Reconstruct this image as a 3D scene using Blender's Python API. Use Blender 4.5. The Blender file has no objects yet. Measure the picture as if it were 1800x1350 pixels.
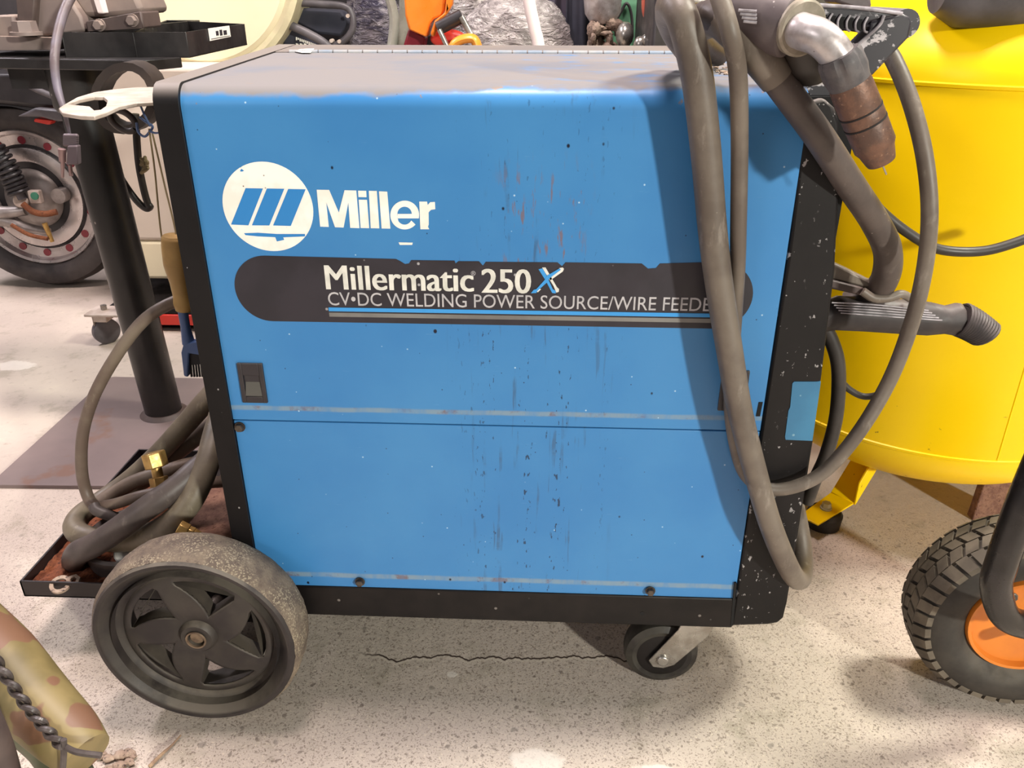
import bpy, bmesh, math, random
from mathutils import Vector, Matrix
random.seed(7)
S = bpy.context.scene
COL = S.collection
PI = math.pi
# ------------------------------------------------------------------ camera
F = 1438.0; PITCH = math.radians(25.8); YAW = math.radians(2.6)
CAM = Vector((0, -.81, .845))
FW = Vector((-math.sin(YAW)*math.cos(PITCH), math.cos(YAW)*math.cos(PITCH), -math.sin(PITCH)))
RT = FW.cross(Vector((0, 0, 1))).normalized(); UP = RT.cross(FW)
def ray(x, y): return FW + RT*((x-900)/F) - UP*((y-675)/F)
def PY(x, y, Y=0.0):
    d = ray(x, y); return CAM + d*((Y-CAM.y)/d.y)
def PZ(x, y, Z=0.0):
    d = ray(x, y); return CAM + d*((Z-CAM.z)/d.z)
cd = bpy.data.cameras.new('camera'); cam = bpy.data.objects.new('camera', cd); COL.objects.link(cam)
cam.location = CAM; cam.rotation_euler = (math.radians(90)-PITCH, 0, YAW)
cd.sensor_width = 36; cd.lens = F/1800*36; cd.clip_start = .01
S.camera = cam
S.view_settings.view_transform = 'Standard'; S.view_settings.look = 'None'
S.view_settings.exposure = 0.0; S.view_settings.gamma = 1

# ------------------------------------------------------------------ materials
def sr(r, g, b):
    f = lambda c: (c/255/12.92) if c/255 <= .04045 else ((c/255+.055)/1.055)**2.4
    return (f(r), f(g), f(b), 1)
class NT:
    def __init__(s, name):
        s.m = bpy.data.materials.new(name); s.m.use_nodes = True
        s.t = s.m.node_tree; s.b = s.t.nodes['Principled BSDF']
        g = s.t.nodes.new('ShaderNodeNewGeometry'); s.pos = g.outputs['Position']; s.nor = g.outputs['Normal']
    def n(s, typ, **kw):
        x = s.t.nodes.new(typ)
        for k, v in kw.items(): setattr(x, k, v)
        return x
    def l(s, a, b): s.t.links.new(a, b)
    def put(s, sock, v):
        if hasattr(v, 'links') or isinstance(v, bpy.types.NodeSocket): s.l(v, sock)
        else: sock.default_value = v
    def noise(s, scale, detail=4, rough=.55, vec=None, dist=0):
        x = s.n('ShaderNodeTexNoise'); x.inputs['Scale'].default_value = scale; x.inputs['Detail'].default_value = detail
        x.inputs['Roughness'].default_value = rough; x.inputs['Distortion'].default_value = dist
        s.l(vec or s.pos, x.inputs['Vector']); return x.outputs['Fac']
    def mapping(s, scale=(1, 1, 1), rot=(0, 0, 0), vec=None):
        x = s.n('ShaderNodeMapping'); x.inputs['Scale'].default_value = scale; x.inputs['Rotation'].default_value = rot
        s.l(vec or s.pos, x.inputs['Vector']); return x.outputs['Vector']
    def voro(s, scale, vec=None, feature='F1', rnd=1):
        x = s.n('ShaderNodeTexVoronoi'); x.feature = feature; x.inputs['Scale'].default_value = scale
        x.inputs['Randomness'].default_value = rnd
        s.l(vec or s.pos, x.inputs['Vector']); return x
    def step(s, v, a, b, lo=0, hi=1):
        x = s.n('ShaderNodeMapRange'); x.interpolation_type = 'SMOOTHSTEP'; x.clamp = True
        s.put(x.inputs['Value'], v)
        x.inputs['From Min'].default_value = min(a, b); x.inputs['From Max'].default_value = max(a, b)
        if a > b: lo, hi = hi, lo
        x.inputs['To Min'].default_value = lo; x.inputs['To Max'].default_value = hi
        return x.outputs['Result']
    def math(s, op, a, b=0.0, c=None):
        x = s.n('ShaderNodeMath'); x.operation = op
        s.put(x.inputs[0], a); s.put(x.inputs[1], b)
        if c is not None: s.put(x.inputs[2], c)
        return x.outputs[0]
    def mul(s, *a):
        r = a[0]
        for q in a[1:]: r = s.math('MULTIPLY', r, q)
        return r
    def sep(s, v=None):
        x = s.n('ShaderNodeSeparateXYZ'); s.l(v or s.pos, x.inputs[0]); return x.outputs
    def mix(s, f, a, b):
        x = s.n('ShaderNodeMix'); x.data_type = 'RGBA'
        s.put(x.inputs[0], f); s.put(x.inputs[6], a); s.put(x.inputs[7], b); return x.outputs[2]
    def bump(s, h, strength=.3, dist=.002):
        x = s.n('ShaderNodeBump'); x.inputs['Strength'].default_value = strength; x.inputs['Distance'].default_value = dist
        s.l(h, x.inputs['Height']); s.l(x.outputs['Normal'], s.b.inputs['Normal'])
    def out(s, col, rough=.5, metal=0.0, spec=.5):
        s.put(s.b.inputs['Base Color'], col); s.put(s.b.inputs['Roughness'], rough); s.put(s.b.inputs['Metallic'], metal)
        s.b.inputs['Specular IOR Level'].default_value = spec
        return s.m
def simple(name, c, rough=.5, metal=0, c2=None, scale=14, speck=None, specks=.1, sscale=90, dust=None, bump=0, spec=.5, dustamt=.7):
    t = NT(name); col = c
    if c2: col = t.mix(t.step(t.noise(scale, 5), .38, .64), c, c2)
    if speck:
        v = t.voro(sscale)
        k = t.mul(t.step(v.outputs['Distance'], .17, .09), t.step(t.sep(v.outputs['Color'])[0], 1-specks, 1-specks+.02))
        col = t.mix(k, col, speck)
    if dust:
        k = t.mul(t.step(t.sep(t.nor)[2], .1, .95), t.step(t.noise(22, 5), .3, .6), dustamt)
        col = t.mix(k, col, dust)
    if bump: t.bump(t.noise(220, 4), bump, .001)
    r = rough
    if c2: r = t.step(t.noise(scale*2.3, 4), .2, .8, max(.05, rough-.1), min(1, rough+.12))
    return t.out(col, r, metal, spec)
def m_blue():
    t = NT('blue_paint'); x, y, z = t.sep()
    col = t.mix(t.step(t.noise(5, 4), .3, .7), sr(56, 122, 182), sr(66, 132, 188))
    # fine rubbed scratches
    k = t.step(t.noise(30, 8, .7, t.mapping((1, 1, 14))), .62, .72, 0, .22); col = t.mix(k, col, sr(140, 175, 205))
    # dribble marks in the middle of the door
    band = t.mul(t.step(x, -.12, -.05), t.step(x, .10, .03))
    st = t.step(t.noise(70, 3, .6, t.mapping((1.5, 1, .10))), .58, .66)
    col = t.mix(t.mul(band, st, t.step(t.noise(26, 4), .42, .6), .5), col, sr(58, 70, 88))
    st2 = t.mul(band, t.step(t.noise(170, 3, .6, t.mapping((1.4, 1, .5))), .61, .64), t.step(t.noise(80, 2, .5, t.mapping((1.6, 1, .02))), .55, .58))
    col = t.mix(t.mul(st2, t.step(z, .62, .5, .35, .8)), col, sr(28, 34, 52))
    st3 = t.mul(t.step(x, -.06, -.03), t.step(x, .05, .02), t.step(z, .53, .57), t.step(z, .71, .66), t.step(t.noise(120, 5, .6, t.mapping((1.4, 1, .25))), .55, .64), .75)
    col = t.mix(st3, col, sr(120, 92, 84))
    # worn folds above the seam and above the base rail
    for zc, w in ((.4165, .0042), (.181, .005)):
        zz = t.math('ADD', z, t.math('MULTIPLY', t.noise(16, 2), .003))
        d = t.math('ABSOLUTE', t.math('SUBTRACT', zz, zc+.0015))
        k = t.mul(t.step(d, w, w*.35), t.step(t.noise(34, 5, .7, t.mapping((1, 1, .3))), .28, .6, .25, .8))
        rc = t.mix(t.step(t.noise(24, 5, .7), .52, .62), sr(128, 148, 160), sr(122, 98, 82))
        col = t.mix(k, col, rc)
    # white and black spatter
    v = t.voro(62); k = t.mul(t.step(v.outputs['Distance'], .075, .04), t.step(t.sep(v.outputs['Color'])[0], .66, .68), .8); col = t.mix(k, col, sr(180, 208, 228))
    v = t.voro(90); k = t.mul(t.step(v.outputs['Distance'], .09, .05), t.step(t.sep(v.outputs['Color'])[2], .86, .88), .8); col = t.mix(k, col, sr(24, 34, 62))
    v = t.voro(36, t.mapping((1, 1, .8))); k = t.mul(t.step(v.outputs['Distance'], .085, .05), t.step(t.sep(v.outputs['Color'])[1], .74, .76)); col = t.mix(k, col, sr(16, 20, 40))
    # rust chip at top fold
    k = t.mul(t.step(z, .742, .748), t.step(t.noise(60, 5, .6), .66, .69)); col = t.mix(k, col, sr(140, 112, 92))
    # settled dust on upward faces
    nz = t.sep(t.nor)[2]
    n = t.noise(7, 6, .65)
    dust = t.mix(t.step(n, .42, .72), sr(126, 120, 117), sr(112, 114, 122))
    lx = t.step(x, .0, -.30, 0, .30)
    nn = t.math('ADD', t.math('ADD', nz, lx), t.math('MULTIPLY', t.math('SUBTRACT', t.noise(26, 5), .5), .7))
    k = t.mul(t.step(nn, .72, 1.0, 0, .96), t.step(z, .5, .6))
    col = t.mix(k, col, dust)
    t.bump(t.noise(300, 3), .04, .0006)
    return t.out(col, t.step(k, 0, 1, .38, .8), 0, .4)
M = {}
M['blue'] = m_blue()
def m_black():
    t = NT('black_powder_coat')
    col = t.mix(t.step(t.noise(9, 5), .3, .7), sr(14, 12, 13), sr(23, 20, 21))
    v = t.voro(85, t.mapping((1, 1, .8))); k = t.mul(t.step(v.outputs['Distance'], .12, .05), t.step(t.sep(v.outputs['Color'])[0], .8, .82)); col = t.mix(k, col, sr(150, 145, 145))
    k = t.mul(t.step(t.noise(150, 3, .6, t.mapping((1, 1, .6))), .63, .66), t.step(t.sep()[0], .2, .24), t.step(t.noise(18, 3), .44, .52)); col = t.mix(k, col, sr(150, 146, 146))
    k = t.step(t.noise(130, 3, .6), .74, .76); col = t.mix(k, col, sr(165, 160, 160))
    nz = t.step(t.sep(t.nor)[2], .25, .97, 0, .95); col = t.mix(nz, col, sr(132, 124, 120))
    t.bump(t.noise(260, 3), .08, .0008)
    return t.out(col, .5, 0, .28)
M['black'] = m_black()
M['railblack'] = simple('black_rail_paint', sr(16, 13, 13), .5, c2=sr(26, 22, 21), speck=sr(110, 104, 100), specks=.08, sscale=70, spec=.28)
M['void'] = simple('dark_interior', sr(14, 13, 14), .9)
def m_cable(name, a, b, d):
    t = NT(name)
    col = t.mix(t.step(t.noise(18, 5), .35, .65), a, b)
    col = t.mix(t.step(t.noise(70, 6, .65, t.mapping((1, 1, .35))), .56, .70, 0, .5), col, d)
    v = t.voro(140); col = t.mix(t.mul(t.step(v.outputs['Distance'], .12, .05), t.step(t.sep(v.outputs['Color'])[0], .95, .96)), col, sr(170, 162, 150))
    t.bump(t.noise(120, 5), .25, .0012)
    return t.out(col, .48, 0, .45)
M['cable'] = m_cable('dusty_rubber_cable', sr(92, 82, 74), sr(112, 102, 92), sr(144, 134, 124))
M['cable_dark'] = m_cable('dark_rubber_cable', sr(70, 62, 60), sr(86, 76, 72), sr(116, 106, 100))
M['hose'] = m_cable('old_brown_hose', sr(104, 88, 78), sr(124, 110, 96), sr(150, 138, 120))
M['hose_green'] = m_cable('old_green_grey_hose', sr(122, 112, 94), sr(100, 90, 76), sr(150, 140, 118))
M['blackcable'] = simple('black_cord', sr(40, 36, 34), .5, c2=sr(58, 52, 48))
M['white'] = simple('logo_white', sr(238, 232, 222), .5, c2=sr(248, 244, 238), scale=30, speck=sr(120, 100, 84), specks=.05, sscale=180)
M['letter'] = simple('lettering_white', sr(226, 224, 216), .5, c2=sr(205, 204, 196), scale=60)
M['letter_grey'] = simple('lettering_grey', sr(190, 187, 190), .5, c2=sr(170, 168, 172), scale=60)
M['decal'] = simple('decal_black', sr(46, 42, 50), .45, c2=sr(36, 33, 40), scale=12, speck=sr(165, 162, 165), specks=.1, sscale=90)
M['stripeblue'] = simple('decal_stripe_blue', sr(58, 150, 220), .45)
M['stripegrey'] = simple('decal_stripe_grey', sr(126, 124, 120), .5, c2=sr(108, 106, 104))
M['logo_blue'] = simple('logo_blue', sr(46, 128, 196), .4)
M['label_blue'] = simple('bezel_label_blue', sr(50, 110, 148), .4, c2=sr(58, 122, 160), speck=sr(120, 160, 180), specks=.1)
M['latch'] = simple('latch_plastic', sr(44, 40, 44), .45, c2=sr(58, 54, 56), dust=sr(120, 112, 108))
M['latch_lever'] = simple('latch_lever_plastic', sr(84, 82, 78), .5, dust=sr(150, 146, 136))
M['lid'] = simple('dusty_lid_paint', sr(122, 113, 106), .75, c2=sr(112, 106, 104), scale=10)
M['hinge'] = simple('dusty_blue_hinge', sr(120, 134, 150), .6, c2=sr(150, 150, 150), scale=20)
M['bolt'] = simple('bolt_steel', sr(96, 88, 80), .45, .7, c2=sr(70, 62, 58), scale=200)
M['alu'] = simple('worn_aluminium', sr(196, 190, 190), .38, .55, c2=sr(170, 160, 158), scale=60, speck=sr(110, 92, 84), specks=.12, sscale=170, bump=.1)
M['grey_insul'] = simple('grey_gun_ring', sr(92, 86, 86), .6, c2=sr(74, 70, 72), scale=90, bump=.15)
def m_copper():
    t = NT('burnt_copper'); x, y, z = t.sep()
    col = t.mix(t.step(t.noise(50, 6, .6), .35, .65), sr(118, 86, 70), sr(88, 68, 60))
    col = t.mix(t.step(t.noise(240, 4, .7), .60, .70, 0, .6), col, sr(176, 140, 116))
    col = t.mix(t.step(t.noise(180, 4, .7), .36, .28, 0, .7), col, sr(66, 46, 42))
    t.bump(t.noise(260, 5), .4, .001)
    return t.out(col, .5, .35)
M['copper'] = m_copper()
M['copper_dark'] = simple('nozzle_dark', sr(30, 24, 24), .8)  # near-black, used in the nozzle bore and on the rings around it
M['brass'] = simple('brass', sr(196, 160, 96), .38, .6, c2=sr(168, 132, 76), scale=60)
M['gun'] = simple('gun_grey_plastic', sr(84, 74, 76), .5, c2=sr(100, 90, 90), scale=30, speck=sr(176, 168, 166), specks=.12, sscale=160, dust=sr(140, 128, 128), bump=.1)
M['torchgrip'] = simple('dark_torch_plastic', sr(50, 45, 46), .55, c2=sr(64, 57, 56), scale=30, dust=sr(112, 100, 98), bump=.1)
M['gun_brass'] = simple('gun_end_disc', sr(128, 120, 106), .55, .3, c2=sr(156, 146, 132), scale=50, speck=sr(110, 70, 66), specks=.2, sscale=130)
def m_handle():
    t = NT('scuffed_black_handle')
    col = t.mix(t.step(t.noise(12, 4), .3, .7), sr(40, 38, 44), sr(58, 55, 60))
    k = t.mul(t.step(t.noise(48, 6, .7, t.mapping((1, 1, 1.6))), .56, .60), t.step(t.noise(11, 3), .46, .6)); col = t.mix(k, col, sr(196, 190, 194))
    col = t.mix(t.step(t.sep(t.nor)[2], .6, .95, 0, .6), col, sr(150, 142, 146))
    return t.out(col, .42)
M['handle'] = m_handle()
M['handle_edge'] = simple('handle_worn_edge', sr(176, 170, 176), .5, c2=sr(120, 114, 118), scale=60)
M['galv'] = simple('dusty_pale_steel', sr(196, 182, 172), .55, .15, c2=sr(176, 160, 148), scale=30)
M['tyre'] = simple('solid_rubber_side', sr(40, 34, 34), .6, c2=sr(56, 49, 47), scale=16, dust=sr(120, 112, 100), bump=.2)
def m_tread():
    t = NT('gritty_tread')
    col = t.mix(t.step(t.noise(40, 6, .7), .35, .65), sr(94, 82, 72), sr(124, 110, 94))
    v = t.voro(620); col = t.mix(t.mul(t.step(t.sep(v.outputs['Color'])[0], .68, .8, 0, .6), t.step(t.noise(26, 4), .4, .6)), col, sr(176, 164, 138))
    col = t.mix(t.step(t.noise(190, 4, .7), .40, .32, 0, .8), col, sr(74, 62, 56))
    t.bump(t.noise(330, 5), .6, .002)
    return t.out(col, .85)
M['tread'] = m_tread()
M['hub'] = simple('dusty_hub_plastic', sr(40, 34, 34), .6, c2=sr(58, 52, 47), scale=14, dust=sr(124, 114, 102), dustamt=.75, bump=.1)
M['hub_lip'] = simple('dusty_hub_lip', sr(84, 76, 66), .7, c2=sr(60, 53, 48))
M['cap'] = simple('axle_cap_ring', sr(132, 112, 92), .5, .3, c2=sr(96, 78, 66), scale=90)
M['chrome'] = simple('worn_chrome', sr(176, 172, 166), .3, .8, c2=sr(150, 144, 136), scale=40)
M['caster_tyre'] = simple('caster_rubber', sr(34, 30, 28), .45, c2=sr(56, 53, 47), scale=30)
def m_rust(name, a, b, c):
    t = NT(name); col = t.mix(t.step(t.noise(60, 6, .7), .35, .62), a, b)
    col = t.mix(t.step(t.noise(200, 4, .7), .55, .66), col, c)
    t.bump(t.noise(180, 6), .8, .003); return t.out(col, .9)
M['rust'] = m_rust('rust_flakes', sr(104, 56, 34), sr(136, 78, 48), sr(66, 36, 26))
M['rustplate'] = m_rust('rusty_tray_floor', sr(112, 78, 66), sr(140, 104, 86), sr(92, 58, 44))
M['rustpart'] = m_rust('rusted_metal', sr(140, 86, 54), sr(120, 72, 48), sr(96, 58, 40))
M['tray'] = simple('black_tray_steel', sr(24, 18, 19), .5, c2=sr(33, 26, 26), scale=12)
M['tray_edge'] = simple('tray_steel_edge', sr(96, 84, 80), .5)
M['pipe'] = simple('black_pipe_paint', sr(18, 16, 17), .38, c2=sr(33, 30, 30), scale=7, speck=sr(136, 126, 120), specks=.06, sscale=55, spec=.45)
def m_plate():
    t = NT('dull_steel_plate'); col = t.mix(t.step(t.noise(4, 5), .3, .7), sr(116, 102, 100), sr(134, 118, 114))
    col = t.mix(t.step(t.noise(9, 4), .60, .70, 0, .7), col, sr(122, 88, 70))
    t.bump(t.noise(40, 4), .1, .002); return t.out(col, .6, .1)
M['plate'] = m_plate()
M['benchblack'] = simple('black_bench_steel', sr(22, 20, 21), .42, c2=sr(40, 37, 37), scale=12, speck=sr(150, 145, 140), specks=.06, sscale=60)
M['vise'] = simple('dusty_vise_iron', sr(122, 108, 104), .6, c2=sr(140, 124, 116), scale=10, dust=sr(176, 158, 142))
M['visedark'] = simple('dark_vise_iron', sr(88, 74, 70), .55, c2=sr(70, 58, 56))
M['cream'] = simple('cream_enamel', sr(232, 222, 190), .4, c2=sr(226, 214, 184), scale=3)
M['creamrim'] = simple('cream_rim', sr(206, 198, 164), .45, c2=sr(190, 180, 150))
M['creamgrey'] = simple('pale_beige_panel', sr(214, 200, 186), .45, c2=sr(206, 192, 178), scale=3)
M['red'] = simple('red_paint', sr(206, 52, 40), .4)
M['darkred'] = simple('dark_red_paint', sr(120, 30, 44), .35)
M['mtyre'] = simple('motorcycle_rubber', sr(50, 45, 46), .65, c2=sr(70, 64, 62), scale=14, bump=.2)
M['mrim'] = simple('polished_rim', sr(200, 192, 190), .3, .7, c2=sr(176, 166, 164), scale=10)
M['mhub'] = simple('cast_hub', sr(168, 160, 156), .4, .5, c2=sr(140, 132, 128), scale=20)
M['mdark'] = simple('motorcycle_black', sr(34, 31, 34), .4, c2=sr(52, 48, 50), scale=10)
M['mgrey'] = simple('motorcycle_grey', sr(96, 92, 96), .45, c2=sr(70, 66, 70), scale=12)
M['teal'] = simple('green_cap', sr(60, 130, 104), .5)
def m_yellow():
    t = NT('yellow_tank_paint'); x, y, z = t.sep()
    col = t.mix(t.step(t.noise(3, 3), .3, .7), sr(255, 208, 0), sr(255, 214, 0))
    v = t.voro(22); col = t.mix(t.mul(t.step(v.outputs['Distance'], .05, .03), t.step(t.sep(v.outputs['Color'])[1], .8, .82)), col, sr(160, 120, 20))
    col = t.mix(t.mul(t.step(z, .34, .26), t.step(t.noise(40, 5, .7), .66, .70)), col, sr(110, 70, 20))
    return t.out(col, .38, 0, .35)
M['yellow'] = m_yellow()
M['rubber'] = simple('rubber_foot', sr(46, 42, 38), .7, c2=sr(60, 56, 50))
M['treadtyre'] = simple('pneumatic_tyre', sr(44, 40, 36), .7, c2=sr(58, 53, 47), scale=20, dust=sr(120, 112, 98), bump=.15)
M['treadblock'] = simple('pneumatic_tread_blocks', sr(84, 76, 66), .75, c2=sr(112, 102, 88), scale=20)
M['orange_rim'] = simple('orange_rim', sr(222, 130, 44), .4, c2=sr(206, 116, 40), scale=10)
M['handtruck'] = simple('black_tube_paint', sr(14, 13, 13), .28, c2=sr(38, 34, 34))
M['orange'] = simple('orange_fairing', sr(226, 120, 34), .3, c2=sr(232, 128, 44))
M['amber'] = simple('amber_lever', sr(228, 146, 48), .35)
M['navy'] = simple('navy_cloth', sr(68, 62, 78), .85, c2=sr(80, 70, 82), scale=8)
M['navy2'] = simple('dark_navy_cloth', sr(42, 44, 56), .85, c2=sr(52, 52, 64), scale=8)
M['whiteplastic'] = simple('white_plastic', sr(230, 218, 216), .4)
M['green'] = simple('green_metal', sr(86, 134, 104), .5, c2=sr(80, 122, 96))
M['redhose'] = simple('coral_rubber', sr(188, 96, 76), .5, c2=sr(170, 80, 66))
def m_wrap(name, a, b):
    t = NT(name); n = t.noise(16, 6, .6, t.mapping((1, 1, 2.2), (0, .6, 0)), 1.2)
    col = t.mix(t.step(n, .35, .7), a, b); t.bump(t.noise(24, 4, .6, t.mapping((1, 1, 2.4), (0, .6, 0)), 1.5), 1.0, .03)
    return t.out(col, .22, 0, .8)
M['wrap'] = m_wrap('plastic_wrap', sr(140, 132, 130), sr(206, 198, 196))
M['wrapblue'] = m_wrap('plastic_wrap_over_dark_cloth', sr(64, 60, 80), sr(160, 154, 160))
M['wrapclear'] = m_wrap('plastic_wrap_pale', sr(146, 142, 120), sr(196, 190, 168))
M['clearframe'] = simple('translucent_pale_frame', sr(176, 178, 168), .3, c2=sr(150, 148, 136), scale=8)
M['grime'] = m_rust('greasy_engine_parts', sr(110, 92, 80), sr(150, 130, 116), sr(48, 40, 36))
M['wood'] = simple('worn_wood', sr(176, 142, 84), .55, c2=sr(156, 124, 72), scale=18)
M['bluebrush'] = simple('blue_plastic', sr(66, 92, 140), .45, c2=sr(78, 100, 142))
M['bristle'] = simple('black_bristles', sr(34, 32, 34), .8)
M['string'] = simple('tan_string', sr(146, 130, 96), .8)
M['ringtube'] = simple('brown_black_strap', sr(58, 48, 42), .5, c2=sr(44, 36, 34))
M['ringin'] = simple('olive_strap_inside', sr(110, 104, 78), .55)
M['paper'] = simple('white_paper', sr(242, 238, 232), .7)
M['ink'] = simple('label_ink', sr(40, 38, 46), .6)
M['plug'] = simple('grey_plug', sr(110, 98, 104), .45)
M['plugclear'] = simple('pinkish_plug_pin', sr(170, 140, 138), .35, .3)
M['bluecord'] = m_cable('grey_blue_cord', sr(98, 86, 88), sr(110, 104, 116), sr(136, 128, 134))
def m_camo():
    t = NT('stained_olive_pipe'); col = t.mix(t.step(t.noise(12, 4), .35, .65), sr(128, 112, 72), sr(96, 84, 50))
    col = t.mix(t.step(t.noise(19, 2, .4), .54, .56), col, sr(112, 80, 60))
    return t.out(col, .5)
M['camo'] = m_camo()
M['camogreen'] = simple('olive_grey_tube', sr(104, 106, 82), .5, c2=sr(86, 86, 66))
M['wire'] = simple('black_twisted_wire', sr(62, 54, 52), .4, c2=sr(84, 76, 74), scale=50)
M['twig'] = simple('dry_twig', sr(168, 142, 112), .8, c2=sr(128, 104, 86), scale=50)
M['debris'] = m_rust('grey_brown_debris', sr(150, 128, 112), sr(176, 156, 138), sr(60, 46, 46))
M['boltwhite'] = simple('zinc_bolt', sr(200, 196, 170), .45, .3)
M['wall'] = simple('shed_wall', sr(60, 56, 60), .8, c2=sr(84, 78, 80), scale=2)
M['steelwire'] = simple('bright_wire', sr(190, 180, 170), .3, .8)
def m_floor():
    t = NT('worn_concrete'); x, y, z = t.sep()
    n1 = t.noise(2.2, 5, .6); n2 = t.noise(11, 6, .65); n3 = t.noise(60, 5, .7)
    col = t.mix(t.step(n1, .3, .7), sr(190, 177, 166), sr(204, 191, 178))
    col = t.mix(t.step(n2, .52, .68, 0, .5), col, sr(150, 142, 124))
    col = t.mix(t.step(n2, .42, .28, 0, .45), col, sr(214, 202, 184))
    col = t.mix(t.step(n3, .56, .74, 0, .5), col, sr(140, 126, 114))
    agg = t.mul(t.step(t.math('ADD', y, t.mul(t.noise(3, 3), .5)), .95, .45), t.step(t.math('ADD', x, t.mul(t.noise(3, 3), .4)), -1.0, -.4, .25, 1))
    wv = t.n('ShaderNodeVectorMath'); wv.operation = 'ADD'
    nv = t.n('ShaderNodeTexNoise'); nv.inputs['Scale'].default_value = 60; nv.inputs['Detail'].default_value = 3; t.l(t.pos, nv.inputs['Vector'])
    sc = t.n('ShaderNodeVectorMath'); sc.operation = 'SCALE'; sc.inputs['Scale'].default_value = .012; t.l(nv.outputs['Color'], sc.inputs[0])
    t.l(t.pos, wv.inputs[0]); t.l(sc.outputs[0], wv.inputs[1]); P = wv.outputs[0]
    h = n3
    for sc_, a_, c, amt in ((420, .58, sr(112, 96, 84), .6), (250, .62, sr(104, 90, 80), .6), (330, .62, sr(226, 214, 194), .5)):
        col = t.mix(t.mul(t.step(t.noise(sc_, 2, .5, P), a_, a_+.05), agg, amt), col, c)
    for scale, th, lim, c, amt in ((150, .34, .74, sr(112, 98, 88), .5), (84, .30, .84, sr(110, 98, 90), .65), (44, .24, .88, sr(128, 120, 112), .6)):
        v = t.voro(scale, P); r = t.sep(v.outputs['Color'])[0]
        k = t.mul(t.step(v.outputs['Distance'], th, th*.6), t.step(r, lim, lim+.03), agg, amt)
        col = t.mix(k, col, c)
    # meandering crack beneath the machine
    cy = t.math('ADD', y, t.math('ADD', t.mul(t.math('SUBTRACT', t.noise(6, 5, .6, t.mapping((1, 0, 0))), .5), .11), t.mul(x, -.03)))
    d = t.math('ABSOLUTE', t.math('SUBTRACT', cy, .055))
    k = t.mul(t.step(d, .0022, .0008), t.step(x, -.27, -.22), t.step(x, .16, .12)); col = t.mix(k, col, sr(66, 54, 48))
    k2 = t.mul(t.step(t.math('ABSOLUTE', t.math('SUBTRACT', cy, .0505)), .0026, .001), t.step(x, -.3, -.22), t.step(x, .16, .1), .5); col = t.mix(k2, col, sr(214, 202, 186))
    # pale paint splashes
    for (cx, cy2, rx, ry) in ((-1.32, .985, .055, .03), (.0, -.115, .035, .02), (-.12, .02, .008, .006), (.14, -.13, .03, .02)):
        dx = t.math('POWER', t.math('DIVIDE', t.math('SUBTRACT', x, cx), rx), 2.0); dy = t.math('POWER', t.math('DIVIDE', t.math('SUBTRACT', y, cy2), ry), 2.0)
        q = t.math('ADD', t.math('ADD', dx, dy), t.mul(t.math('SUBTRACT', t.noise(40, 4), .5), 1.6))
        col = t.mix(t.step(q, 1.1, .6, 0, .7), col, sr(232, 224, 214))
    t.bump(t.math('ADD', t.mul(n3, .6), t.mul(n2, .8)), .5, .003)
    return t.out(col, t.step(n2, .3, .7, .55, .8), 0, .35)
M['floor'] = m_floor()

# ------------------------------------------------------------------ mesh helpers
WL = {}
TAPER = False
def finish(name, bm, mat, parent=None, bevel=0, smooth=True, mats=None, solid=0, subsurf=0, org=None):
    bmesh.ops.recalc_face_normals(bm, faces=bm.faces)
    if TAPER:
        for v in bm.verts:
            if v.co.y > 0: v.co.x -= .10*v.co.y*min(1, max(0, (XR-v.co.x)/(XR-XL)))
    xs = [v.co for v in bm.verts]
    lo = Vector((min(v.x for v in xs), min(v.y for v in xs), min(v.z for v in xs))); hi = Vector((max(v.x for v in xs), max(v.y for v in xs), max(v.z for v in xs)))
    o0 = org or Vector(((lo.x+hi.x)/2, (lo.y+hi.y)/2, lo.z))
    bmesh.ops.translate(bm, verts=bm.verts, vec=-o0)
    me = bpy.data.meshes.new(name); bm.to_mesh(me); bm.free()
    if smooth:
        for p in me.polygons: p.use_smooth = True
        me.set_sharp_from_angle(angle=math.radians(38))
    for m in (mats or [mat]): me.materials.append(m)
    o = bpy.data.objects.new(name, me); COL.objects.link(o)
    WL[o.name] = o0.copy()
    if parent: o.parent = parent; o.location = o0 - WL[parent.name]
    else: o.location = o0
    if solid: m = o.modifiers.new('s', 'SOLIDIFY'); m.thickness = solid; m.offset = 0
    if bevel: m = o.modifiers.new('b', 'BEVEL'); m.width = bevel; m.segments = 2; m.limit_method = 'ANGLE'; m.angle_limit = math.radians(40)
    if subsurf: m = o.modifiers.new('u', 'SUBSURF'); m.levels = subsurf; m.render_levels = subsurf
    return o
def thing(name, label, cat, loc, group=None):
    o = bpy.data.objects.new(name, None); o.empty_display_size = .05; COL.objects.link(o); o.location = loc
    WL[o.name] = Vector(loc); o['label'] = label; o['category'] = cat
    if group: o['group'] = group
    return o
def tag(o, label, cat, group=None, kind=None):
    o['label'] = label; o['category'] = cat
    if group: o['group'] = group
    if kind: o['kind'] = kind
    return o
def struct(o): o['kind'] = 'structure'; return o
B = bmesh.new
def frame(d):
    d = Vector(d).normalized(); a = Vector((0, 0, 1)) if abs(d.z) < .9 else Vector((1, 0, 0))
    u = a.cross(d).normalized(); return u, d.cross(u), d
def box(bm, lo, hi, rot=None, piv=None):
    lo = Vector(lo); hi = Vector(hi)
    r = bmesh.ops.create_cube(bm, size=1); vs = r['verts']
    for v in vs: v.co = Vector((lo.x+(v.co.x+.5)*(hi.x-lo.x), lo.y+(v.co.y+.5)*(hi.y-lo.y), lo.z+(v.co.z+.5)*(hi.z-lo.z)))
    if rot is not None:
        c = piv or (lo+hi)/2
        for v in vs: v.co = c + rot @ (v.co-c)
    return vs
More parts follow.
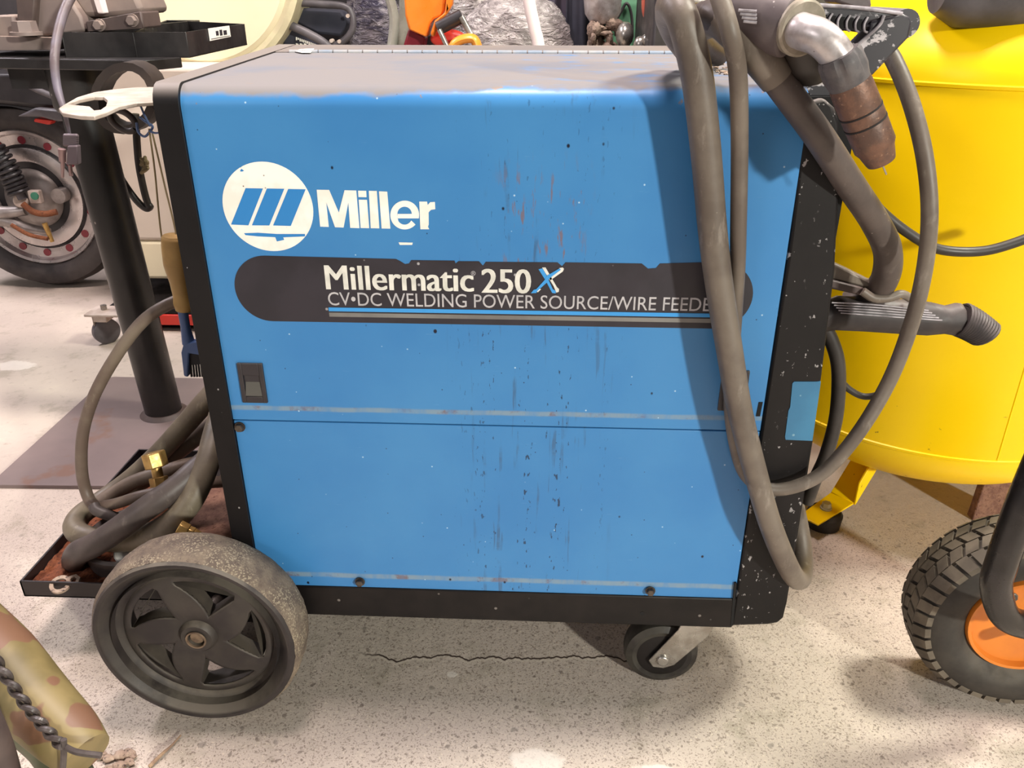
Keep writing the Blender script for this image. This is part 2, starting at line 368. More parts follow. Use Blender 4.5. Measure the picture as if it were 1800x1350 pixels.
def loft(bm, rings, cap=True, closed=False):
    R = [[bm.verts.new(p) for p in r] for r in rings]; n = len(R[0]); m = len(R)
    for i in range(m if closed else m-1):
        a, b = R[i], R[(i+1) % m]
        for j in range(n):
            try: bm.faces.new((a[j], a[(j+1) % n], b[(j+1) % n], b[j]))
            except ValueError: pass
    if cap and not closed:
        bm.faces.new(R[0][::-1]); bm.faces.new(R[-1])
    return R
def cyl(bm, p0, p1, r0, r1=None, seg=20):
    p0 = Vector(p0); p1 = Vector(p1); r1 = r0 if r1 is None else r1; u, v, d = frame(p1-p0)
    loft(bm, [[p+(u*math.cos(2*PI*k/seg)+v*math.sin(2*PI*k/seg))*r for k in range(seg)] for p, r in ((p0, r0), (p1, r1))])
def lathe(bm, c, axis, prof, seg=48, closed=False, cap=True, ref=None):
    c = Vector(c); u, v, d = frame(axis)
    loft(bm, [[c+d*h+(u*math.cos(2*PI*k/seg)+v*math.sin(2*PI*k/seg))*max(r, 1e-5) for k in range(seg)] for h, r in prof], cap, closed)
def catmull(P, n=8):
    P = [Vector(p) for p in P]; Q = [P[0]*2-P[1]]+P+[P[-1]*2-P[-2]]; out = []
    for i in range(1, len(Q)-2):
        a, b, c, d = Q[i-1:i+3]
        for k in range(n):
            t = k/n; out.append(.5*((2*b)+(c-a)*t+(2*a-5*b+4*c-d)*t*t+(3*b-a-3*c+d)*t**3))
    out.append(P[-1]); return out
def tube(bm, P, r, seg=16, n=8, smooth=True, flat=None):
    pts = catmull(P, n) if smooth else [Vector(p) for p in P]
    m = len(pts); rr = r if isinstance(r, (list, tuple)) else [r, r]
    u = None; rings = []
    for i, p in enumerate(pts):
        d = (pts[min(i+1, m-1)]-pts[max(i-1, 0)]).normalized()
        if u is None: u = frame(d)[0]
        u = (u-d*u.dot(d)).normalized(); v = d.cross(u)
        q = i/(m-1)*(len(rr)-1); k = min(int(q), len(rr)-2); R = rr[k]+(rr[k+1]-rr[k])*(q-k)
        rings.append([p+(u*math.cos(2*PI*j/seg)+v*math.sin(2*PI*j/seg)*(flat or 1))*R for j in range(seg)])
    loft(bm, rings)
def ellip(bm, c, r, seg=24, ring=14, noise=0):
    q = bmesh.ops.create_uvsphere(bm, u_segments=seg, v_segments=ring, radius=1)
    for v in q['verts']:
        k = 1+(random.random()-.5)*noise
        v.co = Vector((c[0]+v.co.x*r[0]*k, c[1]+v.co.y*r[1]*k, c[2]+v.co.z*r[2]*k))
def prism(bm, poly, ext):
    """poly: list of 3-D points of a flat outline; ext: thickness vector"""
    ext = Vector(ext); a = [bm.verts.new(p) for p in poly]; b = [bm.verts.new(Vector(p)+ext) for p in poly]; n = len(a)
    f1 = bm.faces.new(a); f2 = bm.faces.new(b[::-1]); f1.normal_update(); f2.normal_update()
    for i in range(n): bm.faces.new((a[i], b[i], b[(i+1) % n], a[(i+1) % n]))
    bmesh.ops.triangulate(bm, faces=[f1, f2])
def sheetprism_x(bm, prof, x0, x1, x0b=None):
    """profile of (y,z) points swept along X (closed outline)"""
    prism(bm, [Vector((x0, y, z)) for y, z in prof], (x1-x0, 0, 0))
def pxp(bm, pts, Y, th):            # outline seen in the photo, standing in the plane y=Y, real thickness th away from us
    prism(bm, [PY(x, y, Y) for x, y in pts], (0, th, 0))
def pxz(bm, pts, Z, th):
    prism(bm, [PZ(x, y, Z) for x, y in pts], (0, 0, -th))
def arc(cx, cy, r, a0, a1, n, ry=None):
    return [(cx+r*math.cos(math.radians(a0+(a1-a0)*k/n)), cy+(ry or r)*math.sin(math.radians(a0+(a1-a0)*k/n))) for k in range(n+1)]
def hexbolt(bm, c, axis, r, h):
    c = Vector(c); u, v, d = frame(axis)
    cyl(bm, c, c+d*h*.25, r*1.25, seg=20); cyl(bm, c+d*h*.25, c+d*h, r, r*.93, seg=6)

# ------------------------------------------------------------------ setting
bm = B(); box(bm, (-4, -2.5, -.05), (4, 4.2, 0)); struct(finish('floor', bm, M['floor'], smooth=False))
bm = B(); box(bm, (-4, 4.2, 0), (4, 4.3, 3)); struct(finish('wall_back', bm, M['wall'], smooth=False))

# ------------------------------------------------------------------ welding machine
XL, XB, XR = -.381, -.356, .238; DEP = .60; ZT = .762
W = thing('welding_machine', 'large blue wheeled welding machine with white round logo and black decal strip', 'welding machine', (-.05, .28, 0))
def side_prof(y0, z0, rad=.022, yend=DEP-.16, th=.004, zt=ZT):
    o = [(y0, z0)]+[(y0+rad-rad*math.cos(math.radians(a)), zt-rad+rad*math.sin(math.radians(a))) for a in range(0, 91, 10)]+[(yend, zt)]
    i = [(yend, zt-th)]+[(y0+rad-(rad-th)*math.cos(math.radians(a)), zt-rad+(rad-th)*math.sin(math.radians(a))) for a in range(90, -1, -10)]+[(y0+th, z0)]
    return o+i
TAPER = True
bm = B(); sheetprism_x(bm, side_prof(0, .4013), XB, XR+.002)
# widen the far edge of the lid a little
door = finish('side_door', bm, M['blue'], W); door['label'] = 'upper blue side door folding over the top'
bm = B(); sheetprism_x(bm, [(.0006, .163), (.0006, .3992), (.0046, .3992), (.0046, .163)], XB, XR+.002)
finish('lower_panel', bm, M['blue'], W, bevel=.0006)
bm = B(); box(bm, (XB, DEP-.158, ZT-.006), (XR-.005, DEP, ZT+.0015)); lid = finish('rear_lid', bm, M['lid'], W, bevel=.001)
bm = B(); x = XB+.02; yh = DEP-.159
while x < XR-.05: cyl(bm, (x, yh, ZT), (x+.0185, yh, ZT), .0042, seg=10); x += .0200
finish('piano_hinge', bm, M['hinge'], W)
bm = B(); box(bm, (XL+.006, .006, .13), (XR+.05, DEP-.006, ZT-.008)); finish('inner_body', bm, M['void'], W, smooth=False)
bm = B()
prof = [(-.004, .118)]+[(-.004+.02-.02*math.cos(math.radians(a)), ZT+.002-.02+.02*math.sin(math.radians(a))) for a in range(0, 91, 10)]+[(DEP, ZT+.002), (DEP, .118)]
sheetprism_x(bm, prof, XL, XB); finish('rear_frame', bm, M['black'], W, bevel=.006)
bm = B(); box(bm, (XL+.01, -.0015, .117), (XR+.004, .012, .1635)); box(bm, (XL+.01, .012, .117), (XR, DEP, .13)); finish('base_rail', bm, M['railblack'], W, bevel=.002)
TAPER = False
# front bezel
pts = [(1414, 182), (1400, 330), (1385, 450), (1343, 720), (1293, 1050), (1284, 1101)]
out = [PY(a, b, 0) for a, b in pts]
rb = [(1350, 1099), (1366, 1096), (1378, 1086), (1384, 1062), (1430, 778), (1445, 665), (1468, 480), (1476, 330), (1476, 215), (1468, 190), (1448, 172)]
bm = B(); prism(bm, out+[PY(a, b, 0) for a, b in rb], (0, DEP, 0)); finish('front_bezel', bm, M['black'], W, bevel=.0035)
bm = B(); pxp(bm, [(1393, 674), (1396, 671), (1443, 671), (1428, 775), (1381, 773), (1380, 768), (1386, 722), (1389, 716)], -.0008, .002)
o = finish('bezel_label', bm, M['label_blue'], W); o['label'] = 'blank blue label near the front edge'
# gap blocks along the bezel
for g_, y_ in (([(1334, 707), (1341, 707), (1336, 732), (1329, 732)], -.0006), ([(1291, 1025), (1295, 1025), (1289, 1100), (1284, 1100)], -.0022)):
    bm = B(); pxp(bm, g_, y_, .003); finish('gap', bm, M['void'], W, smooth=False)
# latches
def latch(x0, y0, x1, y1, sh):
    a = PY(x0, y0); b = PY(x1, y0); c = PY(x1+sh, y1); d = PY(x0+sh, y1)
    X0 = (a.x+d.x)/2; X1 = (b.x+c.x)/2; Z1 = a.z; Z0 = d.z; w = X1-X0; h = Z1-Z0
    bm = B()
    ix0, ix1, iz0, iz1 = X0+w*.17, X1-w*.17, Z0+h*.16, Z1-h*.3
    box(bm, (X0, -.003, Z0), (ix0, .001, Z1)); box(bm, (ix1, -.003, Z0), (X1, .001, Z1))
    box(bm, (ix0, -.003, Z0), (ix1, .001, iz0)); box(bm, (ix0, -.003, iz1), (ix1, .001, Z1))
    box(bm, (ix0, -.0004, iz0), (ix1, .001, iz1))
    L = finish('latch', bm, M['latch'], W, bevel=.0006)
    bm = B(); prism(bm, [Vector((ix0+.0015, -.0005, iz0+h*.36)), Vector((ix1-.001, -.0005, iz0+h*.36)), Vector((ix1, -.0028, iz0+.001)), Vector((ix0, -.0028, iz0+.001))], (0, .001, 0))
    finish('latch_lever', bm, M['latch_lever'], L)
latch(418, 637, 462, 706, 9); latch(1268, 650, 1316, 720, -6)
for (px, py) in ((422, 750), (633, 1022), (1143, 1038)):
    bm = B(); p = PY(px, py, -.001); hexbolt(bm, p, (0, -1, 0), .0050, .0055); finish('bolt', bm, M['bolt'], W)
bm = B(); p = PY(1129, 1078, -.001); cyl(bm, p, p+Vector((0, -.0008, 0)), .003, seg=12); o = finish('rail_hole', bm, M['void'], W)
# decals ---------------------------------------------------------------
def zpt(u, v): return (370+u/3.6, 260+v/3.6)
def zpt2(u, v): return (870+u/3.6, 420+v/3.6)
c = PY(471, 362, -.0002); e1 = PY(392, 362, 0); e2 = PY(550, 362, 0); e3 = PY(471, 284); e4 = PY(471, 441)
cx = (e1.x+e2.x)/2; cz = (e3.z+e4.z)/2; rx = (e2.x-e1.x)/2; rz = (e3.z-e4.z)/2
bm = B(); prism(bm, [Vector((cx+rx*math.cos(a*PI/36), -.0004, cz+rz*math.sin(a*PI/36))) for a in range(72)], (0, .0006, 0))
disc = finish('logo_disc', bm, M['white'], W); disc['label'] = 'scuffed white round emblem with three slanted blue bars'
bm = B()
for pl in ([(222, 255), (332, 257), (240, 490), (130, 485)], [(357, 257), (467, 259), (372, 491), (262, 490)], [(492, 260), (602, 262), (508, 494), (396, 491)]): pxp(bm, [zpt(*q) for q in pl], -.0007, .0002)
pxp(bm, [zpt(*q) for q in [(212, 540), (300, 537), (420, 545), (598, 545), (598, 560), (460, 566), (466, 582), (420, 592), (410, 565), (300, 560), (222, 552)]], -.0007, .0002)
pxp(bm, [zpt(*q) for q in [(186, 148), (195, 132), (212, 145), (200, 150)]], -.0007, .0002)
finish('logo_bars', bm, M['logo_blue'], disc, smooth=False)
bm = B()
for pl in ([(672, 265), (750, 266), (812, 410), (848, 268), (922, 270), (942, 508), (884, 506), (872, 345), (842, 504), (788, 502), (732, 343), (748, 500), (694, 498)],
           [(934, 271), (985, 272), (987, 312), (936, 311)], [(938, 328), (990, 329), (1004, 508), (950, 507)],
           [(1002, 272), (1052, 273), (1068, 509), (1014, 508)], [(1066, 275), (1118, 277), (1138, 511), (1083, 510)],
           [(1321, 340), (1370, 340), (1374, 362), (1390, 344), (1420, 342), (1422, 388), (1395, 392), (1380, 408), (1381, 485), (1376, 500), (1384, 515), (1328, 515)]):
    pxp(bm, [zpt(*q) for q in pl], -.0005, .0006)
eo = arc(1228, 425, 90, 12, -330, 40); ei = arc(1228, 425, 42, -330, 12, 30)
outer = arc(1230, 425, 91, 14, -318, 44); inner = arc(1230, 422, 44, -318, -2, 26)
# bowl of the e: outer sweep from the bar's right end counter-clockwise over the top to the lower terminal
E_out = [(1320, 448)]+arc(1229, 425, 91, 0, -320, 44)
E_in = arc(1226, 424, 46, -322, -350+20, 2)
pts_o = arc(1229, 425, 91, 8, -318, 44)      # y grows downward, so negative angles go over the top
pts_i = arc(1228, 426, 45, -318, -180, 12)
ring_hi = arc(1228, 424, 45, -180, 0, 14)
pxp(bm, [zpt(*q) for q in arc(1229, 425, 91, -180, 8, 26)+[(1318, 446), (1180, 446), (1183, 418)]+[(1274, 418)]+arc(1228, 418, 46, 0, -180, 14)[1:]+[(1180, 425)]], -.0005, .0006)
pxp(bm, [zpt(*q) for q in arc(1229, 425, 91, 180, 42, 20)+arc(1228, 440, 46, 25, 150, 12)+[(1180, 425)]], -.0005, .0006)
pxp(bm, [zpt(*q) for q in [(1190, 598), (1280, 600), (1276, 614), (1198, 614)]], -.0005, .0006)
finish('brand_lettering', bm, M['white'], W, smooth=False)
# black capsule strip with torn upper edge
a = PY(470, 449); b_ = PY(470, 562); zt_ = .5955; zb_ = PY(870, 571).z; xl = PY(413, 506).x; xr = PY(1323, 522).x
zt_ = PY(480, 449.5).z; R_ = (zt_-zb_)/2; zc_ = (zt_+zb_)/2
top = []
for nt in ([(696, 455), (704, 459), (712, 464), (719, 463), (723, 457)], [(799, 458), (801, 463), (806, 459)], [(842, 459), (849, 467), (854, 460)], [(980, 461), (988, 468), (994, 461)], [(1128, 463), (1139, 472), (1153, 471), (1160, 463)]):
    top += [PY(px, py) for px, py in nt]
for p in top: p.z = min(p.z, zt_)
cap = [Vector((xl+R_-R_*math.cos(math.radians(t)), 0, zc_+R_*math.sin(math.radians(t)))) for t in range(-90, 91, 6)]
capr = [Vector((xr-R_+R_*math.cos(math.radians(t)), 0, zc_+R_*math.sin(math.radians(t)))) for t in range(90, -91, -6)]
pl = [Vector((p.x, -.0004, p.z)) for p in cap+top+capr]
bm = B(); prism(bm, pl, (0, .0006, 0)); strip = finish('decal_strip', bm, M['decal'], W, smooth=False); strip['label'] = 'black rounded decal strip with torn upper edge'
def textmesh(s, x0, x1, zb, zt, bold, name, mat, parent, y=-.0007, cap=None):
    cu = bpy.data.curves.new(name, 'FONT'); cu.body = s; cu.size = 1; cu.offset = 0; cu.extrude = 0; cu.resolution_u = 4
    ob = bpy.data.objects.new(name+'_tmp', cu); COL.objects.link(ob); bpy.context.view_layer.update()
    me = bpy.data.meshes.new_from_object(ob.evaluated_get(bpy.context.evaluated_depsgraph_get()))
    bpy.data.objects.remove(ob)
    co = [v.co.copy() for v in me.vertices]; fs = [tuple(p.vertices) for p in me.polygons]; bpy.data.meshes.remove(me)
    xs = [v.x for v in co]; a, b = min(xs), max(xs); ch = cap or max(v.y for v in co)
    P_ = [Vector((x0+(v.x-a)/(b-a)*(x1-x0), y, zb+v.y/ch*(zt-zb))) for v in co]
    bm = B(); fat = (b-a)*0+bold*(x1-x0)/(b-a)
    for kk, sh in enumerate((0, -fat, fat) if bold > .007 else (0,)):
      off = Vector((sh, -.00006*kk, 0))
      fr = [bm.verts.new(p+off) for p in P_]; bk = [bm.verts.new(p+off+Vector((0, .0002, 0))) for p in P_]; cnt = {}
      for f in fs:
        try: bm.faces.new([fr[i] for i in f]); bm.faces.new([bk[i] for i in f[::-1]])
        except ValueError: continue
        for i in range(len(f)): e = (f[i], f[(i+1) % len(f)]); cnt[tuple(sorted(e))] = cnt.get(tuple(sorted(e)), 0)+1
      for (i, j), c_ in cnt.items():
        if c_ == 1: bm.faces.new((fr[i], fr[j], bk[j], bk[i]))
    return finish(name, bm, mat, parent, smooth=False)
def ptext(s, p0, p1, ytop, bold, name, mat, **k):
    A = PY(*p0); Bp = PY(*p1); T = PY(p0[0], ytop); return textmesh(s, A.x, Bp.x, A.z, T.z, bold, name, mat, strip, **k)
ptext('Millermatic', (575, 508), (832, 514), 466, .024, 'model_lettering', M['letter'])
ptext('250', (848, 514), (932, 516), 472, .024, 'model_number', M['letter'])
ptext('®', (828, 484), (836, 484), 476, 0, 'registered_mark', M['letter_grey'])
ptext('CV•DC WELDING POWER SOURCE/WIRE FEEDER', (578, 536), (1268, 547), 513, .006, 'caption_lettering', M['letter_grey'])
bm = B()
for q in ([(298, 181), (320, 180), (392, 305), (406, 318), (404, 335), (388, 340), (372, 300)], [(408, 184), (430, 181), (437, 190), (430, 206), (350, 262), (345, 250)], [(262, 332), (282, 316), (292, 318), (272, 338)]): pxp(bm, [zpt2(*p) for p in q], -.0007, .0002)
finish('letter_x_white', bm, M['letter'], strip, smooth=False)
bm = B()
for kq, q in enumerate(([(276, 192), (300, 186), (322, 222), (366, 318), (386, 330), (384, 345), (362, 342), (320, 262)], [(228, 344), (245, 322), (262, 318), (318, 256), (330, 232), (410, 186), (416, 196), (345, 250), (330, 275), (268, 330), (262, 342)])): pxp(bm, [zpt2(*p) for p in q], -.0010-.0003*kq, .0002)
finish('letter_x_blue', bm, M['stripeblue'], strip, smooth=False)
zA = PY(578, 540).z; zB = PY(578, 546.5).z; x0 = PY(578, 543).x; x1 = PY(1268, 555).x
bm = B(); box(bm, (x0, -.0009, zB), (x1, -.0004, zA)); finish('blue_stripe', bm, M['stripeblue'], strip, smooth=False)
zA = PY(578, 549).z; zB = PY(578, 556).z
bm = B(); box(bm, (x0, -.0009, zB), (x1, -.0004, zA)); finish('grey_stripe', bm, M['stripegrey'], strip, smooth=False)
# big rear wheels
def big_wheel(cx, yf, cz, R, w, s=1):
    """yf: y of the outer face; s=+1 wheel body runs away (+y)"""
    T = B(); ax = (0, s, 0)
    lathe(T, (cx, yf, cz), ax, [(.004, R-.013), (0, R-.0105), (.0, R-.0065), (.004, R-.004)], 72, cap=False)
    lathe(T, (cx, yf, cz), ax, [(.004, R-.026), (w-.004, R-.026), (w, R-.012), (w-.003, R-.004)], 72, cap=False)
    tp = finish('tyre', T, M['tyre'], W)
    T = B()
    lathe(T, (cx, yf, cz), ax, [(.004, R-.004), (.010, R), (w*.35, R+.0015), (w*.7, R+.001), (w-.008, R-.001), (w-.003, R-.004)], 96, cap=False)
    for v in T.verts: v.co += (v.co-Vector((cx, v.co.y, cz))).normalized()*random.uniform(-.0006, .0006)
    finish('tread_band', T, M['tread'], tp)
    Rr = R-.0265
    T = B()
    lathe(T, (cx, yf, cz), ax, [(.001, R-.0095), (.004, R-.0125), (.018, R-.026), (.0205, R-.034)], 72, cap=False)
    # fan shaped web with five windows
    r0, r1 = .018, R-.033; NR = 14; K = 5; nsp, nw = 12, 6
    def web(rr, th, k0): 
        return Vector((cx+rr*math.cos(th), yf+s*(.021-.004*math.sin(PI*min(1, (rr-r0)/(r1-r0)))), cz+rr*math.sin(th)))
    rows = []
    for i in range(NR+1):
        rr = r0+(r1-r0)*i/NR; q = (rr-.036)/(.078-.036)
        wth = max(.004, min(1, max(0, q))**.8*.47); row = []
        if q > 1.12: wth = max(.02, .47*(1-(q-1.12)*1.2))
        for k in range(K):
            base = 2*PI*k/K+math.radians(58)+.35*(rr-.03)/.06
            for j in range(nw): row.append((base-wth+2*wth*j/nw, True))
            for j in range(nsp): row.append((base+wth+(2*PI/K-2*wth)*j/nsp, False))
        rows.append((rr, row))
    V = [[T.verts.new(web(rr, th, 0)) for th, _ in row] for rr, row in rows]; n = len(V[0])
    for i in range(NR):
        rr = (rows[i][0]+rows[i+1][0])/2
        for j in range(n):
            if rows[i][1][j][1] and .037 < rr < .083: continue
            T.faces.new((V[i][j], V[i][(j+1) % n], V[i+1][(j+1) % n], V[i+1][j]))
    hub = finish('hub_web', T, M['hub'], tp, solid=.003)
    T = B()
    for k in range(K):       # moulded lips round every window
        ring = []
        for rr in [.038+.0055*i for i in range(9)]:
            q = min(1, (rr-.036)/.042)**.8*.47; ba = 2*PI*k/K+math.radians(58)+.35*(rr-.03)/.06
            ring.append((rr, ba-q, ba+q))
        lp = [(a, t0) for a, t0, t1 in ring]+[(a, t1) for a, t0, t1 in ring[::-1]]
        V0 = [T.verts.new(web(a, t, 0)+Vector((0, -s*.001, 0))) for a, t in lp]; V1 = [T.verts.new(web(a, t, 0)+Vector((0, s*.020, 0))) for a, t in lp]
        m = len(lp)
        for i in range(m): T.faces.new((V0[i], V0[(i+1) % m], V1[(i+1) % m], V1[i]))
    finish('window_lip', T, M['hub_lip'], tp)
    T = B(); lathe(T, (cx, yf, cz), ax, [(.021, .024), (.014, .022), (.011, .019), (.011, .0105), (.018, .010), (.018, .001)], 32); finish('hub_boss', T, M['hub'], tp)
    T = B(); lathe(T, (cx, yf, cz), ax, [(.0095, .0130), (.0085, .0125), (.0085, .0108), (.0125, .0105)], 32, cap=False); lathe(T, (cx, yf, cz), ax, [(.016, .0098), (.0135, .0085), (.0135, .0004)], 24); finish('axle_cap', T, M['cap'], tp)
    return tp
hc = PY(352, 1127, -.055)
WX = PZ(366, 1258, .0).x+.010
WCX, WCZ, WR = hc.x, .128, .1275
big_wheel(WCX, -.074, WCZ, WR, .064, 1)
big_wheel(WCX, DEP+.07, WCZ, WR, .064, -1)
bm = B(); cyl(bm, (WCX, -.05, WCZ), (WCX, DEP+.05, WCZ), .0085); finish('axle', bm, M['bolt'], W)
for y_ in (.01, DEP-.03):
    bm = B(); box(bm, (WCX-.015, y_, .09), (XB, y_+.02, .15)); finish('axle_bracket', bm, M['railblack'], W, bevel=.002)
# casters
def caster(cx, cy, R, fx):
    bm = B(); lathe(bm, (cx, cy-.016, R), (0, 1, 0), [(0, .012), (0, R-.014), (-.001, R-.010), (.003, R-.002), (.010, R), (.022, R), (.029, R-.002), (.033, R-.010), (.032, R-.014), (.032, .012)], 48)
    cw = finish('caster_wheel', bm, M['caster_tyre'], W)
    bm = B(); lathe(bm, (cx, cy-.0162, R), (0, 1, 0), [(0, R-.016), (-.0012, R-.020), (-.0012, .012)], 40); finish('wheel_disc', bm, M['railblack'], cw)
    bm = B(); sx = cx+fx
    for yy in (cy-.024, cy+.020):
        out = [(cx-.018, R-.003), (cx-.012, R-.013), (cx+.003, R-.015), (cx+.016, R-.009), (sx+.020, .092), (sx+.026, .112), (sx-.016, .112), (sx-.020, .1)]
        prism(bm, [Vector((a, yy, b)) for a, b in out], (0, .003, 0))
    box(bm, (sx-.018, cy-.022, .108), (sx+.027, cy+.021, .1125))
    lathe(bm, (sx+.002, cy, .109), (0, 0, 1), [(0, .024), (.003, .025), (.008, .022), (.0085, .001)], 32)
    finish('caster_fork', bm, M['chrome'], W, bevel=.0012)
    bm = B(); cyl(bm, (cx, cy-.028, R), (cx, cy+.026, R), .008, .008, 16); finish('caster_bolt', bm, M['chrome'], W, bevel=.002)
CC = PY(1166, 1172, .0); caster(CC.x, .034, .049, .036); caster(CC.x, DEP-.04, .049, .036)
# pierced rear cylinder bracket
bm = B()
def holed(bm, outer, hole, Z, th):
    # split at the tips so that two simple outlines make a plate with a slot
    pass
up_ = [(277, 151), (240, 153), (200, 157), (165, 162), (135, 171), (112, 184), (103, 190)]
slot_up = [(118, 183), (140, 175), (165, 170), (182, 170), (189, 176)]
slot_dn = [(189, 176), (186, 186), (176, 193), (166, 194), (158, 187), (118, 183)]
dn_ = [(103, 190), (109, 198), (140, 203), (166, 204), (186, 198), (210, 187), (240, 181), (277, 179)]
ZB = .733
pxz(bm, up_+[(118, 183)]+slot_up[1:]+[(189, 176), (277, 165)], ZB, .004)
pxz(bm, [(277, 165), (189, 176)]+slot_dn[1:]+[(103, 190)]+dn_[1:], ZB, .004)
o = finish('cylinder_bracket', bm, M['galv'], W, bevel=.0008); o['label'] = 'pale steel bracket plate with a slot at the rear'
# rear cylinder tray with rusty floor
bm = B(); zt = .118; zb = .092
c0 = PY(42, 1047, .045); c0.z = zt; c1 = PZ(268, 800, zt); tx0 = c0.x; ty0 = c0.y; ty1 = c1.y+.02
box(bm, (tx0, ty0, zb), (XL+.01, ty0+.003, zt)); box(bm, (tx0, ty0, zb), (tx0+.003, ty1, zt)); box(bm, (tx0, ty1-.003, zb), (XL, ty1, zt)); box(bm, (tx0, ty0, zb), (XL+.005, ty1, zb+.003))
tr = finish('cylinder_tray', bm, M['tray'], W, bevel=.0006)
bm = B(); box(bm, (tx0+.16, ty0+.004, zb+.003), (XL+.004, ty1-.004, zb+.005)); finish('tray_floor', bm, M['rustplate'], W)
# carrying handle
bm = B(); YH = .02
def hp(pl, y, th): pxp(bm, pl, y, th)
# near cheek of the handle: upper bar, outer arm, inner upright, leaving a triangular opening
hp([(1404, 20), (1440, 10), (1500, 14), (1588, 24), (1530, 38), (1516, 56), (1440, 52), (1404, 60)], YH, .020)
hp([(1588, 24), (1599, 30), (1603, 44), (1598, 66), (1500, 168), (1489, 173), (1478, 132), (1484, 100), (1530, 52), (1530, 38)], YH, .024)
hp([(1404, 56), (1432, 52), (1440, 92), (1480, 100), (1484, 132), (1489, 173), (1470, 200), (1440, 182), (1410, 160)], YH, .02)
pA = PY(1596, 40, YH); pB = PY(1596, 40, YH)
H = finish('handle', bm, M['handle'], W, bevel=.0035)
bm = B(); a = PY(1592, 42, YH+.02); cyl(bm, a, (a.x, DEP-.06, a.z), .013, seg=24)
a2 = PY(1440, 110, YH+.02)
finish('handle_bar', bm, M['handle'], H)
bm = B()
for k in range(6):
    x = 1448+k*15.5; tube(bm, [PY(x, 22+k*1.6, YH-.001), PY(x-6, 32+k*2, YH-.002), PY(x-6, 44+k*2, YH-.002), PY(x-1, 52+k*1, YH-.001)], .0011, 8)
tube(bm, [PY(1440, 9, YH-.001), PY(1500, 13, YH-.001), PY(1586, 24, YH-.001)], .0016, 8)
tube(bm, [PY(1554, 27, YH-.001), PY(1546, 44, YH-.002), PY(1520, 68, YH-.001), PY(1484, 98, YH-.001)], .0016, 8)
o = finish('handle_ribs', bm, M['handle_edge'], H); o['label'] = 'worn pale ribs and edges'
bm = B()
for k in range(5):
    x = 1452+k*15.5; pxp(bm, [(x-8, 25+k*2), (x+3, 26+k*2), (x-1, 34+k*2), (x+1, 49+k*1.5), (x-9, 48+k*1.5)], YH-.0015, .002)
finish('handle_slots', bm, M['void'], H)
# metal corner piece beneath the handle
bm = B(); pxp(bm, [(1424, 108), (1446, 112), (1448, 148), (1428, 152)], -.001, .004); finish('corner_plate', bm, M['alu'], W)

# grit and slag scattered on the lid
bm = B(); rnd = random.Random(3)
for k in range(130):
    p = PZ(rnd.uniform(1235, 1385), rnd.uniform(90, 132), ZT+.001); s = rnd.uniform(.0008, .003)
    q = bmesh.ops.create_icosphere(bm, subdivisions=1, radius=s)
    for v in q['verts']: v.co = Vector((v.co.x*rnd.uniform(.7, 2.2), v.co.y, v.co.z*.6))+p
tag(finish('grit', bm, M['debris']), 'loose grey grit and slag crumbs on the lid under the cables', 'grit', kind='stuff')
bm = B(); prism(bm, [PZ(a, b, ZT+.0016) for a, b in ((515, 90), (528, 87), (552, 86), (546, 93), (530, 93))], (0, 0, .0006)); tag(finish('paper_scrap', bm, M['paper']), 'small torn scrap of white paper on the rear lid', 'paper scrap')

# ------------------------------------------------------------------ cables on the machine
def cable(name, pts, r, mat, label, cat='cable', n=8, seg=18):
    bm = B(); tube(bm, [PY(*p) for p in pts], r, seg, n); return tag(finish(name, bm, mat), label, cat)
cable('welding_cable', [(1208, 86, .18), (1190, 60, .13), (1178, 30, .07), (1182, 8, .0), (1198, 28, -.03), (1216, 90, -.034), (1229, 160, -.034), (1242, 280, -.032), (1252, 400, -.03), (1264, 500, -.03), (1283, 620, -.032), (1300, 720, -.032), (1325, 820, -.032), (1352, 915, -.032), (1380, 985, -.02), (1400, 1018, .01), (1411, 1005, .05), (1408, 950, .10), (1395, 880, .14)],
      [.0148, .0142, .0142, .0138, .0130, .0128, .0130], M['cable'], 'thickest grey brown cable draped down over the black strip and looping at the bottom', 'cable')
cable('ground_cable', [(1258, -25, -.04), (1268, 5, -.055), (1284, 60, -.064), (1297, 130, -.050), (1300, 250, -.032), (1298, 400, -.026), (1296, 480, -.016), (1290, 580, -.0105), (1284, 680, -.011), (1289, 760, -.012), (1308, 830, -.013), (1345, 858, -.014), (1395, 856, -.014), (1450, 828, -.012), (1508, 762, -.01), (1562, 672, .0), (1600, 575, .0), (1624, 480, .0), (1634, 380, .0), (1626, 280, .01), (1603, 185, .03), (1572, 108, .06), (1545, 70, .09)],
      [.0082, .0080, .0076, .0074, .0078, .0080, .0080], M['cable'], 'thinner grey cable beside the thickest one, sweeping out in a big loop to the right', 'cable')
cable('gun_cable', [(1262, 96, .20), (1228, 70, .14), (1222, 44, .07), (1248, 28, .0), (1290, 48, -.022), (1335, 98, -.032), (1385, 165, -.030), (1440, 240, -.022), (1495, 325, .0), (1538, 390, .03), (1560, 440, .05), (1556, 488, .07), (1530, 520, .09), (1490, 535, .10)],
      [.013, .0135, .0135, .0135, .0140, .0150, .0150], M['cable_dark'], 'dark thick cable running diagonally down past the bezel corner to the lower torch', 'cable')
bm = B(); tube(bm, [PY(1228, 44, .04), PY(1262, 30, .0), PY(1296, 52, -.026), PY(1335, 98, -.035), PY(1366, 140, -.033)], [.015, .0175, .018, .0165, .0148], 18, 8)
tag(finish('cable_sleeve', bm, M['cable']), 'split grey rubber sleeve around the diagonal dark cable', 'sleeve')
